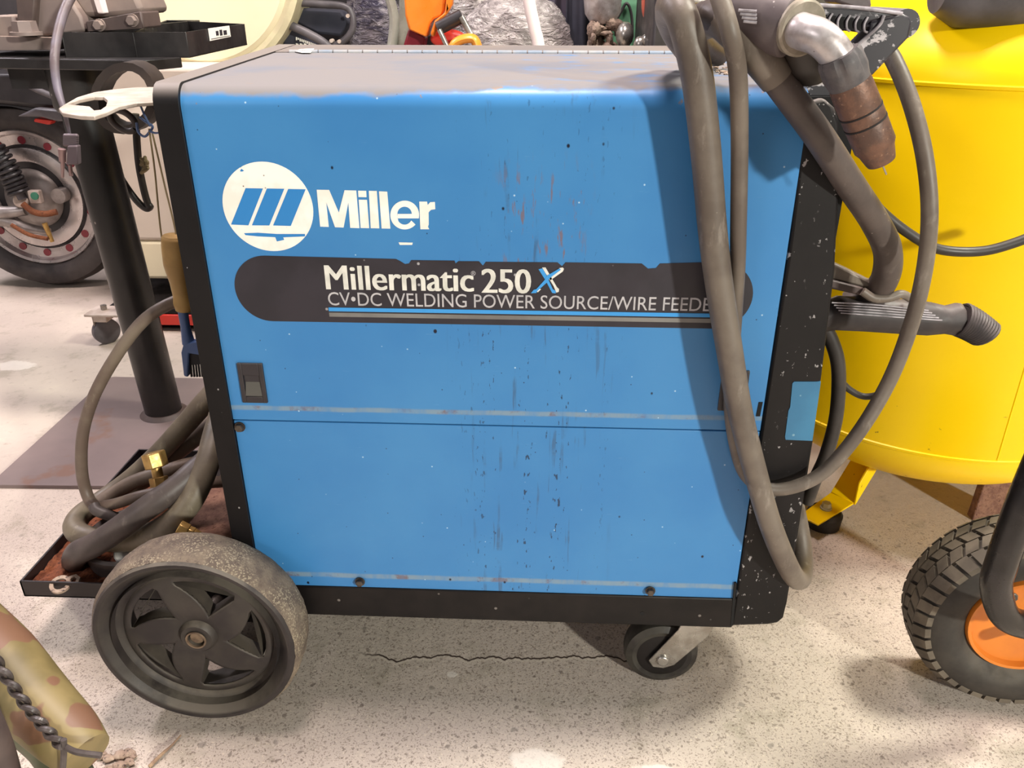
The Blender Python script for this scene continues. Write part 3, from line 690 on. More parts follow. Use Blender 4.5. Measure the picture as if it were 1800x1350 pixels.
cable('rubber_lead', [(1440, 560, .10), (1462, 600, .10), (1474, 650, .10), (1470, 730, .10), (1452, 800, .10), (1432, 845, .10), (1420, 880, .12)], .0085, M['blackcable'], 'short black cord hanging in a curve behind the front bezel', 'cord')
cable('rubber_lead', [(1518, 335, .20), (1552, 374, .20), (1600, 412, .20), (1650, 438, .20), (1720, 442, .20), (1780, 428, .20), (1850, 400, .20)], .0062, M['blackcable'], 'long black cord sagging across the middle of the yellow tank', 'cord')
cable('rubber_lead', [(1476, 668, .14), (1495, 686, .14), (1520, 697, .14), (1550, 690, .13), (1572, 660, .12)], .0042, M['blackcable'], 'thinnest black cord, a short arc in front of the yellow tank', 'cord')

# welding gun resting on top of the handle
GY = -.05
G = thing('welding_gun', 'welding gun with copper nozzle pointing down over the handle', 'welding gun', PY(1400, 60, GY))
bm = B()
ga = PY(1290, 18, -.015); gb = PY(1394, 46, GY)
d = (gb-ga).normalized(); u_, v_, _ = frame(d)
rings = []
for q, r in ((0, .016), (.04, .022), (.45, .0255), (.85, .0262), (1, .0245)):
    rings.append([ga+(gb-ga)*q+(u_*math.cos(a*PI/12)+v_*math.sin(a*PI/12)*1.05)*r for a in range(24)])
loft(bm, rings)
gh = finish('gun_handle', bm, M['gun'], G, bevel=.002)
bm = B()
for k in range(4):
    a0 = PY(1298+k*3, 18+k*6.5, -.058+.0*k); a1 = PY(1330, 20+k*6.6, -.062); cyl(bm, a0, a1, .0012, seg=8)
finish('grip_ridges', bm, M['handle_edge'], gh)
bm = B(); fc = PY(1399, 47, GY-.004)+Vector((.35, -.9, -.1)).normalized()*.009; fd = (Vector((.35, -.9, -.1))).normalized()
lathe(bm, fc, fd, [(-.016, .0205), (-.004, .0225), (.0, .0225), (.002, .0205), (.002, .001)], 40); finish('gun_end_ring', bm, M['gun_brass'], G)
bm = B(); tr0 = PY(1418, 78, GY+.01)
tube(bm, [PY(1412, 60, GY+.012), PY(1424, 95, GY+.02), PY(1430, 120, GY+.03)], [.022, .024, .02], 16, 6)
finish('gun_trigger_housing', bm, M['blackcable'], G)
nk = [PY(1396, 50, GY-.006), PY(1412, 56, GY-.02), PY(1440, 66, GY-.03), PY(1464, 88, GY-.034), PY(1486, 122, GY-.036)]
bm = B(); tube(bm, nk, [.0142, .0142, .0142, .0138, .0134], 28, 10); finish('gun_neck', bm, M['alu'], G)
n0 = PY(1473, 95, GY-.036); n1 = PY(1549, 284, GY-.030); ax = (n1-n0); L = ax.length; a_ = ax.normalized()
bm = B(); uu, vv, dd = frame(a_)
rings = []
for h, r in ((0, .0160), (.004, .0180), (.016, .0185), (.022, .0172), (.027, .0165)):
    rings.append([n0+dd*h+(uu*math.cos(k*PI/24)+vv*math.sin(k*PI/24))*(r*(1-.09*(k % 8 in (3, 4) and h < .022))) for k in range(48)])
loft(bm, rings); finish('gun_collar', bm, M['grey_insul'], G)
bm = B(); p = [(.026, .0167), (.030, .0172), (.050, .0175), (.0515, .0170), (.053, .0175), (.061, .0175), (.0625, .0170), (.064, .0175), (.085, .0172), (L-.012, .0150), (L-.003, .0128), (L, .0118), (L, .0100), (L-.02, .0100), (L-.02, .0005)]
lathe(bm, n0, a_, p, 48); nz = finish('gun_nozzle', bm, M['copper'], G)
bm = B(); lathe(bm, n0, a_, [(L-.018, .0001), (L-.018, .0098), (L-.001, .0099), (L-.001, .0097), (L-.017, .009)], 32, cap=False); cyl(bm, n0+a_*(L-.02), n0+a_*(L-.006), .004, .003, 12); finish('nozzle_bore', bm, M['copper_dark'], nz)
for h in (.052, .063):
    bm = B(); lathe(bm, n0, a_, [(h-.0007, .0166), (h-.0007, .01775), (h+.0007, .01775), (h+.0007, .0166)], 48, closed=True, cap=False); finish('nozzle_groove', bm, M['copper_dark'], nz)
bm = B(); cyl(bm, n0+a_*(L-.01), n0+a_*(L+.013), .0008, seg=8); finish('wire', bm, M['steelwire'], G)

# second torch handle at the right
T2 = thing('torch_handle', 'dark grey torch handle with coiled strain relief sticking out past the bezel', 'torch handle', PY(1560, 580, .09))
bm = B()
secs = []
for px, cy, hh, ww in ((1425, 562, 24, .016), (1470, 550, 30, .018), (1520, 552, 30, .019), (1580, 556, 30, .019), (1630, 560, 29, .018), (1660, 562, 24, .016), (1682, 561, 29, .017), (1690, 563, 24, .0155)):
    c = PY(px, cy, .085); hgt = abs(PY(px, cy-hh, .085).z-c.z)
    secs.append([c+Vector((0, ww*math.cos(a), 0))+Vector((0, 0, hgt*math.sin(a))) for a in [math.radians(t) for t in (20, 60, 90, 120, 160, 200, 240, 270, 300, 340)]])
loft(bm, secs); th = finish('grip', bm, M['torchgrip'], T2, bevel=.0025)
bm = B()
for k in range(5): tube(bm, [PY(1462+k*4, 532+k*4.5, .068-.0006*k), PY(1540, 536+k*4.7, .0675-.0006*k), PY(1632+k*6, 546+k*4.3, .068-.0006*k)], .0008, 6)
finish('grip_ridges', bm, M['handle_edge'], th)
bm = B()
for k in range(11):
    q = k/10; p = PY(1690+q*40, 562+q*18+6*q*q, .085); dd_ = Vector((1, 0, -.35-.7*q)).normalized()
    uu, vv, _ = frame(dd_); R = .0180-.0015*q; n = 20
    loft(bm, [[p+(uu*math.cos(a)+vv*math.sin(a))*R+((uu*math.cos(a)+vv*math.sin(a))*math.cos(b)+dd_*math.sin(b))*.0022 for b in [2*PI*j/6 for j in range(6)]] for a in [2*PI*i/n for i in range(n)]], closed=True)
tube(bm, [PY(1688, 562, .085), PY(1710, 570, .085), PY(1728, 582, .085)], [.0165, .0165, .014], 16, 6)
finish('strain_relief', bm, M['torchgrip'], T2)
CL = thing('earth_clamp', 'flat brown and steel earth clamp lying above the torch handle', 'clamp', PY(1500, 505, .09))
bm = B(); pxp(bm, [(1460, 492), (1466, 463), (1490, 474), (1530, 494), (1560, 500), (1556, 508), (1520, 506)], .075, .014); finish('upper_jaw', bm, M['cable'], CL, bevel=.003)
bm = B(); pxp(bm, [(1455, 496), (1465, 493), (1522, 508), (1520, 522), (1458, 508)], .070, .016); finish('lower_jaw', bm, M['visedark'], CL, bevel=.003)
bm = B(); tube(bm, [PY(1516, 512, .068), PY(1536, 524, .066), PY(1562, 524, .066), PY(1584, 517, .068), PY(1602, 525, .072)], .0048, 12, 8); finish('tail_lead', bm, M['cable'], CL)

# ------------------------------------------------------------------ things in the rear tray
fz = zb+.003
bm = B(); rnd = random.Random(5); N = 46
for i in range(N):
    for j in range(N):
        pass
grid = [[bm.verts.new((tx0+.004+.15*i/30, ty0+.004+.28*j/40, fz+.002+.010*(math.sin(i*.8)*math.cos(j*.5)+1)*.4+rnd.uniform(0, .004))) for j in range(41)] for i in range(31)]
for i in range(30):
    for j in range(40): bm.faces.new((grid[i][j], grid[i+1][j], grid[i+1][j+1], grid[i][j+1]))
tag(finish('rust_flakes', bm, M['rust'], smooth=False), 'loose reddish brown rust flakes heaped in the left end of the tray', 'rust flakes', kind='stuff')
def washer(px, py, R, r, lab):
    p = PZ(px, py, fz+.016); bm = B(); lathe(bm, p, (.1, -.35, 1), [(0, r), (0, R), (.004, R), (.004, r)], 28, closed=True, cap=False); tag(finish('washer', bm, M['debris']), lab, 'washer')
washer(107, 1029, .0135, .0085, 'rusty washer lying by the near lip of the tray'); 
bm = B(); p = PZ(131, 1023, fz+.016); lathe(bm, p, (.1, -.35, 1), [(0, .0045), (0, .009), (.006, .009), (.006, .0045)], 6, closed=True, cap=False); tag(finish('hex_nut', bm, M['debris']), 'small rusty nut beside the washer in the tray', 'nut')
bm = B(); p = PZ(205, 1000, fz+.012); lathe(bm, (p.x+.01, p.y+.05, fz+.006), (0, 0, 1), [(0, .060), (0, .068), (.030, .074), (.034, .070), (.03, .064)], 40, closed=True, cap=False); tag(finish('bowl_ring', bm, M['cable_dark']), 'dark grey round ring sitting in the tray behind the wheel', 'ring')
bm = B(); q = PZ(232, 985, fz+.02); cyl(bm, (q.x, q.y+.04, fz+.002), (q.x+.03, q.y+.05, fz+.06), .026, seg=28); tag(finish('rusty_canister', bm, M['rustpart']), 'rusty orange cylinder lying inside the dark ring', 'cylinder')
bm = B(); q = PY(232, 968, .10); lathe(bm, q, (0, -.4, 1), [(0, .022), (.003, .024), (.005, .022), (.005, .001)], 32); tag(finish('white_dish', bm, M['paper']), 'small white lid peeking out behind the top of the big wheel', 'lid')
cable('tray_hose', [(450, 640, .30), (400, 668, .27), (367, 700, .25), (325, 747, .24), (281, 795, .23), (230, 842, .22), (178, 880, .19), (143, 905, .15), (131, 928, .12), (152, 944, .10), (200, 950, .10), (245, 946, .09), (294, 924, .08), (333, 884, .09), (362, 822, .12), (380, 756, .17), (400, 690, .24)],
      [.0165, .016, .015, .015, .0155, .0165, .0165, .0165, .0165], M['hose_green'], 'thick green grey hose bent into a U, lowest coil in the tray', 'hose')
cable('tray_hose', [(460, 670, .32), (384, 738, .27), (345, 768, .26), (307, 798, .25), (265, 836, .24), (210, 868, .22)], .0135, M['hose'], 'brown hose running beside the upper one behind the rear frame', 'hose')
cable('tray_hose', [(420, 760, .26), (385, 790, .18), (350, 820, .13), (310, 856, .10), (262, 890, .08), (210, 928, .07), (165, 958, .068), (137, 972, .075), (134, 990, .12), (170, 985, .16), (220, 965, .18)], [.015, .016, .0165, .017, .0165], M['cable_dark'], 'dark thick hose lying across the front of the tray heap', 'hose')
cable('tray_hose', [(430, 800, .28), (380, 805, .26), (330, 815, .22), (290, 828, .2), (240, 845, .19), (205, 865, .18), (180, 882, .17)], [.0085, .009, .0105, .012], M['hose'], 'brown hose passing beneath the brass nut', 'hose')
cable('tray_hose', [(450, 838, .26), (400, 846, .24), (360, 850, .22), (320, 868, .2)], .009, M['hose'], 'short brown hose entering beneath the rear frame of the machine', 'hose')
cable('power_lead', [(470, 500, .30), (400, 508, .24), (336, 522, .18), (292, 537, .16), (250, 566, .15), (208, 620, .14), (168, 690, .14), (147, 755, .14), (143, 815, .14), (150, 860, .14), (166, 888, .13), (200, 886, .12), (245, 872, .12), (290, 862, .13)], [.0080, .0080, .0078, .0080, .0080, .0072], M['hose'], 'thin brown lead making a tall arc out of the rear of the machine', 'lead')
cable('tray_hose', [(165, 888, .115), (170, 897, .11), (190, 905, .11), (215, 914, .115), (240, 920, .13)], .0078, M['cable_dark'], 'thin dark stub of hose crossed by the tall brown lead', 'hose')
# brass fittings
BF = thing('brass_fitting', 'brass hose fitting with a large hexagonal nut on the hose heap', 'fitting', PY(276, 848, .16))
bm = B(); a = PY(270, 800, .165); b = PY(276, 820, .16); d_ = (b-a).normalized(); cyl(bm, a-d_*.004, a+d_*.018, .0165, .0165, 6); o = finish('hex_nut', bm, M['brass'], BF, bevel=.0018)
bm = B(); c = PY(280, 848, .15); cyl(bm, a, c, .0075, .0075, 18); cyl(bm, c-(c-a).normalized()*.008, c+(c-a).normalized()*.010, .0130, .0130, 6); finish('stem', bm, M['brass'], BF, bevel=.0012)
bm = B(); a = PY(314, 926, .06); b = PY(330, 934, .06); c = PY(352, 942, .06); cyl(bm, a, b, .010, .010, 6); cyl(bm, b, b+(c-b)*.5, .0085, .0085, 6); cyl(bm, b+(c-b)*.5, c, .0075, .0055, 16)
tag(finish('brass_fitting', bm, M['brass'], bevel=.001), 'small brass fitting lying above the big wheel', 'fitting')

# ------------------------------------------------------------------ hanging things at the rear
bm = B()
def ringpts(cx, cy, rx, ry, Y, a0=0, a1=360, tilt=0, n=20, dy=0):
    o = []
    for k in range(n+1):
        a = math.radians(a0+(a1-a0)*k/n); x = rx*math.cos(a); y = ry*math.sin(a)
        o.append(PY(cx+x*math.cos(tilt)-y*math.sin(tilt), cy+x*math.sin(tilt)+y*math.cos(tilt), Y+dy*math.sin(a)))
    return o
# wide strap loop: two tubes flattened
def strap(bm, pts, w, t):
    rings = []; m = len(pts)
    for i, p in enumerate(pts):
        d = (pts[min(i+1, m-1)]-pts[max(i-1, 0)]).normalized(); n_ = d.cross(Vector((0, 1, 0))).normalized()
        y_ = Vector((0, 1, 0))
        rings.append([p+y_*w/2+n_*t, p-y_*w/2+n_*t, p-y_*w/2-n_*t, p+y_*w/2-n_*t])
    loft(bm, rings, cap=True)
strap(bm, ringpts(228, 170, 50, 56, .28, 0, 360, .3), .035, .005)
tag(finish('hanging_strap', bm, M['ringtube']), 'brown black strap loop hanging behind the pale bracket', 'strap')
bm = B(); tube(bm, ringpts(216, 212, 26, 14, .22, 0, 350, .6), .004, 10, 4); tag(finish('hose_loop', bm, M['ringtube']), 'small dark hose loop below the pale bracket', 'hose')
cable('bent_cord', [(238, 200, .86), (243, 280, .86), (252, 330, .86), (260, 358, .86), (264, 363, .86), (256, 366, .86), (238, 350, .86), (212, 312, .86), (180, 250, .86)], .0072, M['blackcable'], 'stiff dark cord bent to a sharp V in front of the cream cabinet', 'cord')
bm = B(); 
for k in range(8): tube(bm, [PY(250+random.uniform(-5, 6), 276+k*3.0, .85), PY(258+random.uniform(-3, 3), 283+k*2, .84), PY(250+random.uniform(-5, 5), 290+k*2, .85)], .0036, 6, 4)
tag(finish('string_knot', bm, M['string']), 'tangled knot of tan string round the bent cord', 'string')
BR = thing('scrub_brush', 'wooden handled brush with blue head hanging on string behind the machine', 'brush', PY(340, 665, .16))
bm = B(); tube(bm, [PY(306, 414, .16), PY(307, 424, .16), PY(311, 460, .16), (PY(317, 500, .16)), PY(322, 528, .16), PY(323, 545, .16)], [.0135, .0155, .0165, .0165, .0125, .0115, .0125, .010], 20, 8); finish('brush_handle', bm, M['wood'], BR)
bm = B(); tube(bm, [PY(321, 545, .16), PY(326, 575, .16), PY(332, 605, .16)], [.0065, .0062, .0085], 14, 6)
pxp(bm, [(322, 605), (345, 600), (354, 612), (366, 662), (360, 664), (352, 625), (332, 622), (330, 664), (323, 662), (318, 620)], .152, .014)
finish('brush_head', bm, M['bluebrush'], BR, bevel=.002)
bm = B()
for k in range(6):
    a = PY(334+k*4.4, 626, .159); b = PY(337+k*4.8, 662, .159); cyl(bm, a, b, .0014, .0016, 8)
pxp(bm, [(332, 620), (353, 620), (357, 640), (333, 642)], .156, .006)
finish('bristles', bm, M['bristle'], BR)
bm = B(); tube(bm, [PY(262, 226, .19), PY(272, 300, .18), PY(284, 415, .165), PY(296, 420, .16)], .0011, 6, 6); tube(bm, [PY(266, 226, .19), PY(288, 320, .18), PY(310, 415, .165), PY(300, 420, .16)], .0011, 6, 6)
o = finish('hanging_string', bm, M['string'], BR)
bm = B(); tube(bm, [PY(240, 216, .2), PY(243, 232, .195), PY(254, 240, .19), PY(263, 232, .19), PY(268, 222, .19), PY(256, 214, .195), PY(246, 206, .2)], .0015, 8, 6); tube(bm, [PY(262, 230, .19), PY(275, 234, .18), PY(300, 228, .16)], .0013, 6, 4); tube(bm, [PY(240, 166, .2), PY(252, 198, .195), PY(264, 222, .19)], .0013, 6, 4)
tag(finish('wire_tie', bm, M['bluebrush']), 'blue wire tie knotted where the brush string hangs', 'wire tie')
# grey lead with plug
cable('hanging_lead', [(150, -40, .62), (122, 0, .58), (105, 45, .54), (96, 100, .5), (100, 150, .48), (112, 192, .46), (120, 225, .46), (124, 245, .46)], [.0072, .0072, .0068, .006, .003, .002], M['bluecord'], 'grey lead with blue tint hanging in front of the black bench', 'lead')
PL = thing('power_plug', 'grey two pin plug hanging in front of the motorcycle rim', 'plug', PY(120, 310, .45))
bm = B(); pxp(bm, [(118, 256), (135, 256), (137, 290), (116, 290)], .445, .012)
for k in range(5): a = PY(123, 239+k*3.6, .452); cyl(bm, a+Vector((-.010, 0, 0)), a+Vector((.013, 0, 0)), .0035, seg=10)
finish('plug_body', bm, M['plug'], PL, bevel=.002)
bm = B(); cyl(bm, PY(109, 262, .45), PY(110, 284, .45), .006, .005, 12); cyl(bm, PY(110, 284, .45), PY(110, 312, .45), .003, .0022, 10); cyl(bm, PY(123, 290, .45), PY(125, 309, .45), .003, .003, 10); finish('plug_pin', bm, M['plugclear'], PL)

# ------------------------------------------------------------------ pedestal bench, tray box and vise
PX, PYY = PZ(278, 735, .01).x, PZ(278, 735, .01).y+.03
BN = thing('pedestal_bench', 'black pipe pedestal bench standing on a dull steel floor plate', 'bench', (PX, PYY, 0))
bm = B(); cyl(bm, (PX, PYY, .008), (PX-.034, PYY, .668), .038, .040, 48); finish('pedestal_pipe', bm, M['pipe'], BN)
bm = B(); lathe(bm, (PX, PYY, .008), (0, 0, 1), [(0, .050), (.004, .046), (.008, .041), (.008, .038)], 40); finish('weld_bead', bm, M['visedark'], BN)
bm = B(); pl = [PZ(-160, 852, .008), PZ(560, 852, .008), PZ(560, 668, .008), PZ(205, 662, .008), PZ(190, 664, .008), PZ(175, 674, .008), PZ(-30, 850, .008)]
pl = [PZ(-20, 852, .008), PZ(600, 858, .008), PZ(560, 668, .008), PZ(200, 662, .008), PZ(186, 665, .008)]
prism(bm, pl, (0, 0, -.008)); finish('base_plate', bm, M['plate'], BN, bevel=.001)
zt2 = PY(100, 100, PYY-.12).z
zA = PY(200, 96, PYY-.09).z
bm = B(); y0 = PYY-.09; xa = PY(-60, 110, y0).x; xb = PY(270, 118, y0).x; zt3 = PY(150, 101, y0).z; zb3 = PY(150, 120, y0).z
pl = [PZ(-60, 101, zt3), PZ(250, 106, zt3), PZ(318, 100, zt3), PZ(300, 80, zt3), PZ(-60, 80, zt3)]
prism(bm, pl, (0, 0, -(zt3-zb3))); finish('bench_top', bm, M['benchblack'], BN, bevel=.002)
bm = B(); lathe(bm, (PX-.034, PYY, .64), (0, 0, 1), [(0, .042), (.01, .048), (zb3-.64, .05)], 32); box(bm, (PX-.14, PYY-.03, zb3-.04), (PX+.0, PYY+.03, zb3)); finish('top_bracket', bm, M['benchblack'], BN)
# parts bin
TB = thing('parts_bin', 'open black steel parts bin with two compartments and a small label on the bench', 'bin', PY(270, 105, y0))
zbt = PY(200, 103, y0).z; ztp = PY(108, 57, y0).z
q0 = PY(106, 57, y0); q1 = PY(328, 65, y0+.02); q2v = PZ(430, 42, ztp); q3 = PZ(300, 36, ztp); q4 = PZ(165, 40, ztp)
P4 = [Vector((q0.x, q0.y, 0)), Vector((q1.x, q1.y, 0)), Vector((q2v.x, q2v.y, 0)), Vector((q2v.x-.26, q2v.y+.22, 0)), Vector((q0.x, q2v.y+.22, 0))]
bm = B()
def wallseg(bm, a, b, z0, z1, t=.0025):
    d = (b-a); n_ = Vector((-d.y, d.x, 0)).normalized()*t
    prism(bm, [Vector((a.x, a.y, z0)), Vector((b.x, b.y, z0)), Vector((b.x, b.y, z1)), Vector((a.x, a.y, z1))], n_)
for i in range(5): wallseg(bm, P4[i], P4[(i+1) % 5], zbt, ztp)
m1 = P4[1]*.5+P4[0]*.5; wallseg(bm, P4[1]+(P4[0]-P4[1])*.42, P4[3], zbt, ztp)
prism(bm, [Vector((p.x, p.y, zbt)) for p in P4], (0, 0, .003)); finish('bin_body', bm, M['benchblack'], TB, bevel=.0008)
d = (P4[2]-P4[1]); n_ = Vector((d.y, -d.x, 0)).normalized()*.001
a = P4[1]+d*.32+n_; b = P4[1]+d*.68+n_; bm = B(); prism(bm, [Vector((a.x, a.y, ztp-.020)), Vector((b.x, b.y, ztp-.019)), Vector((b.x, b.y, ztp+.001)), Vector((a.x, a.y, ztp+.001))], n_)
lb = finish('bin_label', bm, M['paper'], TB)
bm = B(); n2 = n_*2.1
for (s0, s1, z0, z1) in ((.30, .42, .35, .75), (.48, .60, .3, .8), (.66, .82, .3, .7), (.05, .95, .12, .17)):
    c1 = a+(b-a)*s0+n2*.5; c2 = a+(b-a)*s1+n2*.5
    prism(bm, [Vector((c1.x, c1.y, ztp-.02+.02*z0)), Vector((c2.x, c2.y, ztp-.02+.02*z0)), Vector((c2.x, c2.y, ztp-.02+.02*z1)), Vector((c1.x, c1.y, ztp-.02+.02*z1))], n_*.4)
finish('label_print', bm, M['ink'], lb, smooth=False)
# vise
VY = PYY-.03
V = thing('bench_vise', 'dusty grey bench vise with jaws bolted on the black bench', 'vise', PY(80, 92, VY))
bm = B(); pxp(bm, [(-60, 62), (100, 66), (100, 88), (-60, 90)], VY-.04, .14); pxp(bm, [(-40, 28), (24, 27), (30, 66), (-40, 64)], VY-.03, .10); finish('vise_base', bm, M['vise'], V, bevel=.004)
bm = B(); pxp(bm, [(58, 24), (62, -20), (110, -20), (142, 28), (150, 56), (104, 62), (62, 66)], VY-.03, .10)
finish('vise_body', bm, M['vise'], V, bevel=.005)
bm = B(); pxp(bm, [(105, -40), (225, -40), (248, 12), (250, 24), (188, 30), (148, 30), (134, 10)], VY-.01, .11); finish('vise_shoulder', bm, M['vise'], V, bevel=.008)
bm = B(); pxp(bm, [(149, 38), (248, 20), (254, 50), (152, 56)], VY-.04, .07); finish('vise_jaw', bm, M['visedark'], V, bevel=.003)
for px, py in ((176, 44), (234, 36)):
    bm = B(); hexbolt(bm, PY(px, py, VY-.04), (0, -1, 0), .008, .012); finish('jaw_screw', bm, M['vise'], V)
bm = B(); pxp(bm, [(24, -30), (64, -30), (58, 60), (32, 64)], VY-.045, .05); finish('vise_collar', bm, M['visedark'], V, bevel=.006)
bm = B(); hexbolt(bm, PY(47, 62, VY-.06), (0, 0, 1), .020, .022); finish('vise_bolt', bm, M['vise'], V)
bm = B(); pxp(bm, [(158, -20), (170, -20), (182, 24), (172, 24)], VY-.03, .02); finish('vise_lever', bm, M['whiteplastic'], V, bevel=.002)

# ------------------------------------------------------------------ motorcycle rear wheel on the left
MY = 1.60
mc = PY(72, 366, MY); MR = mc.z
MC = thing('motorcycle', 'parked motorcycle at the left, polished perforated rear rim and coil shock', 'motorcycle', (mc.x, MY, 0))
MR = .272; mc.z = MR+.006
bm = B(); lathe(bm, mc, (0, 1, 0), [(-.032, MR-.070), (-.048, MR-.055), (-.052, MR-.035), (-.044, MR-.012), (-.024, MR-.002), (0, MR), (.024, MR-.002), (.044, MR-.012), (.052, MR-.035), (.048, MR-.055), (.032, MR-.070)], 72, closed=True, cap=False)
mt = finish('rear_tyre', bm, M['mtyre'], MC)
bm = B(); lathe(bm, mc, (0, 1, 0), [(-.030, MR-.070), (-.036, MR-.074), (-.034, MR-.082), (-.018, MR-.088), (-.014, MR-.118), (-.02, MR-.128), (.02, MR-.128), (.02, MR-.088), (.036, MR-.074), (.03, MR-.070)], 72, closed=True, cap=False)
rim = finish('rear_rim', bm, M['mrim'], MC)
for k in range(14):
    bm = B(); a = 2*PI*k/14+.2; p = mc+Vector((math.cos(a)*(MR-.103), -.0185, math.sin(a)*(MR-.103))); cyl(bm, p, p+Vector((0, .004, 0)), .0115, seg=16); finish('rim_hole', bm, M['darkred'], rim)
bm = B(); lathe(bm, mc, (0, 1, 0), [(-.024, .148), (-.026, .138), (-.026, .116), (-.022, .108), (.0, .108), (.0, .148)], 64, closed=True, cap=False); finish('brake_ring', bm, M['mrim'], MC)
bm = B(); lathe(bm, mc, (0, 1, 0), [(-.020, .110), (-.018, .086), (.01, .086), (.01, .11)], 56, closed=True, cap=False); lathe(bm, mc, (0, 1, 0), [(-.012, .16), (-.020, .150), (-.012, .144), (.01, .144), (.01, .16)], 56, closed=True, cap=False); finish('black_ring', bm, M['mdark'], MC)
bm = B(); lathe(bm, mc, (0, 1, 0), [(-.02, .088), (-.032, .082), (-.046, .06), (-.050, .03), (-.052, .001)], 48); p = PY(102, 345, MY-.06); cyl(bm, p, p+Vector((0, .03, 0)), .022, seg=20); finish('hub_drum', bm, M['mhub'], MC)
bm = B()
pts_c = catmull([PY(-10, 262, MY-.09), PY(10, 290, MY-.09), PY(24, 318, MY-.09), PY(34, 340, MY-.09)], 10)
prev = None; hel = []
tot = len(pts_c)
for k in range(240):
    q = k/239*(tot-1); i = min(int(q), tot-2); p = pts_c[i].lerp(pts_c[i+1], q-i); d_ = (pts_c[i+1]-pts_c[i]).normalized(); uu, vv, _ = frame(d_); a = k*2*PI/24*1.0
    hel.append(p+(uu*math.cos(a)+vv*math.sin(a))*.026)
tube(bm, hel, .0058, 8, 1, smooth=False); finish('shock_spring', bm, M['mdark'], MC)
bm = B(); tube(bm, [PY(-25, 240, MY-.09), PY(12, 292, MY-.09), PY(40, 350, MY-.09)], .014, 12, 6); finish('shock_body', bm, M['mgrey'], MC)
bm = B(); tube(bm, [PY(-60, 372, MY-.09), PY(0, 374, MY-.09), PY(46, 370, MY-.09)], [.022, .020, .014], 12, 6); tube(bm, [PY(-60, 392, MY-.09), PY(5, 388, MY-.09), PY(46, 400, MY-.09), PY(88, 408, MY-.08)], [.018, .016, .012], 12, 6)
finish('swing_arm', bm, M['mhub'], MC)
bm = B(); p = PY(60, 345, MY-.085); box(bm, p+Vector((-.012, -.01, -.02)), p+Vector((.022, .01, .018))); cyl(bm, PY(36, 353, MY-.10), PY(38, 353, MY-.07), .02, seg=16); finish('axle_block', bm, M['galv'], MC, bevel=.003)
bm = B(); p = PY(60, 345, MY-.10); cyl(bm, p, p+Vector((0, .02, 0)), .011, seg=16); finish('axle_plug', bm, M['teal'], MC)
bm = B(); tube(bm, [PY(40, 358, MY-.11), PY(58, 372, MY-.11), PY(80, 376, MY-.11), PY(100, 372, MY-.10)], .009, 10, 6); tube(bm, [PY(20, 395, MY-.12), PY(50, 412, MY-.12), PY(84, 420, MY-.12)], .006, 10, 6); finish('brake_cam', bm, M['rustpart'], MC)
bm = B(); a = PY(78, 392, MY-.11); b = PY(92, 425, MY-.11); cyl(bm, a, b, .008, .006, 10); finish('brake_arm', bm, M['brass'], MC)
# mudguard and bodywork above
bm = B(); rings = []
for k in range(13):
    a = math.radians(40+k*10.5); R = MR+.035
    rings.append([mc+Vector((math.cos(a)*(R+dr), dy, math.sin(a)*(R+dr))) for dy, dr in ((-.075, -.035), (-.07, 0), (-.03, .018), (.03, .018), (.07, 0), (.075, -.035), (.07, -.006), (0, .008), (-.07, -.006))])
loft(bm, rings); finish('mudguard', bm, M['mdark'], MC)
bm = B(); pxp(bm, [(-60, 130), (185, 128), (150, 175), (128, 195), (60, 190), (-60, 176)], MY-.10, .2); finish('side_cover', bm, M['mdark'], MC, bevel=.012)
bm = B(); pxp(bm, [(28, 205), (60, 190), (120, 196), (128, 212), (100, 214), (70, 206)], MY-.14, .03); finish('tail_panel', bm, M['mgrey'], MC, bevel=.006)
bm = B(); pxp(bm, [(60, 208), (92, 212), (86, 220), (58, 214)], MY-.13, .03); finish('tail_lamp', bm, M['red'], MC, bevel=.004)
bm = B(); tube(bm, [PY(14, 120, MY-.16), PY(50, 150, MY-.16), PY(100, 172, MY-.16), PY(150, 190, MY-.16)], .008, 10, 6); finish('frame_tube', bm, M['mgrey'], MC)
bm = B(); cyl(bm, mc+Vector((-.1, .12, -.28+MR-MR)), mc+Vector((-.16, .12, -mc.z+.27)), .012, seg=12); cyl(bm, (mc.x-.45, MY+.1, 0), (mc.x-.5, MY+.0, .5), .014, seg=12)
finish('centre_stand', bm, M['mdark'], MC)

# ------------------------------------------------------------------ cream round tank on red dolly
CY = 1.32
CR = thing('cream_tank_cabinet', 'large cream enamelled cabinet with round drum behind the machine', 'cabinet', (PY(320, 540, CY).x, CY, .12))
bm = B(); cc = PY(345, -70, CY+.2); e = PY(528, 0, CY+.2); R = (Vector((e.x-cc.x, 0, e.z-cc.z))).length
lathe(bm, Vector((cc.x, CY+.16, cc.z)), (0, 1, 0), [(0, .001), (-.012, R*.5), (0, R*.86), (.02, R*.93), (.2, R*.93)], 72); finish('drum', bm, M['cream'], CR)
bm = B(); lathe(bm, Vector((cc.x, CY+.17, cc.z)), (0, 1, 0), [(0, R*.90), (-.006, R*.95), (0, R), (.14, R), (.14, R*.9)], 72, closed=True, cap=False); finish('drum_rim', bm, M['creamrim'], CR)
bm = B(); lo = PY(232, 545, CY); hi = PY(640, 100, CY); xe = PY(420, 545, CY).x
zmid = PY(280, 424, CY).z
box(bm, (lo.x, CY, zmid), (xe, CY+.4, PY(250, 118, CY).z)); finish('beige_panel', bm, M['creamgrey'], CR, bevel=.01)
bm = B(); box(bm, (lo.x+.004, CY+.002, .115), (xe, CY+.4, zmid)); finish('lower_cabinet', bm, M['cream'], CR, bevel=.01)
DL = thing('red_dolly', 'low red and black dolly on swivel casters under the cream cabinet', 'dolly', (lo.x+.1, CY-.05, 0))
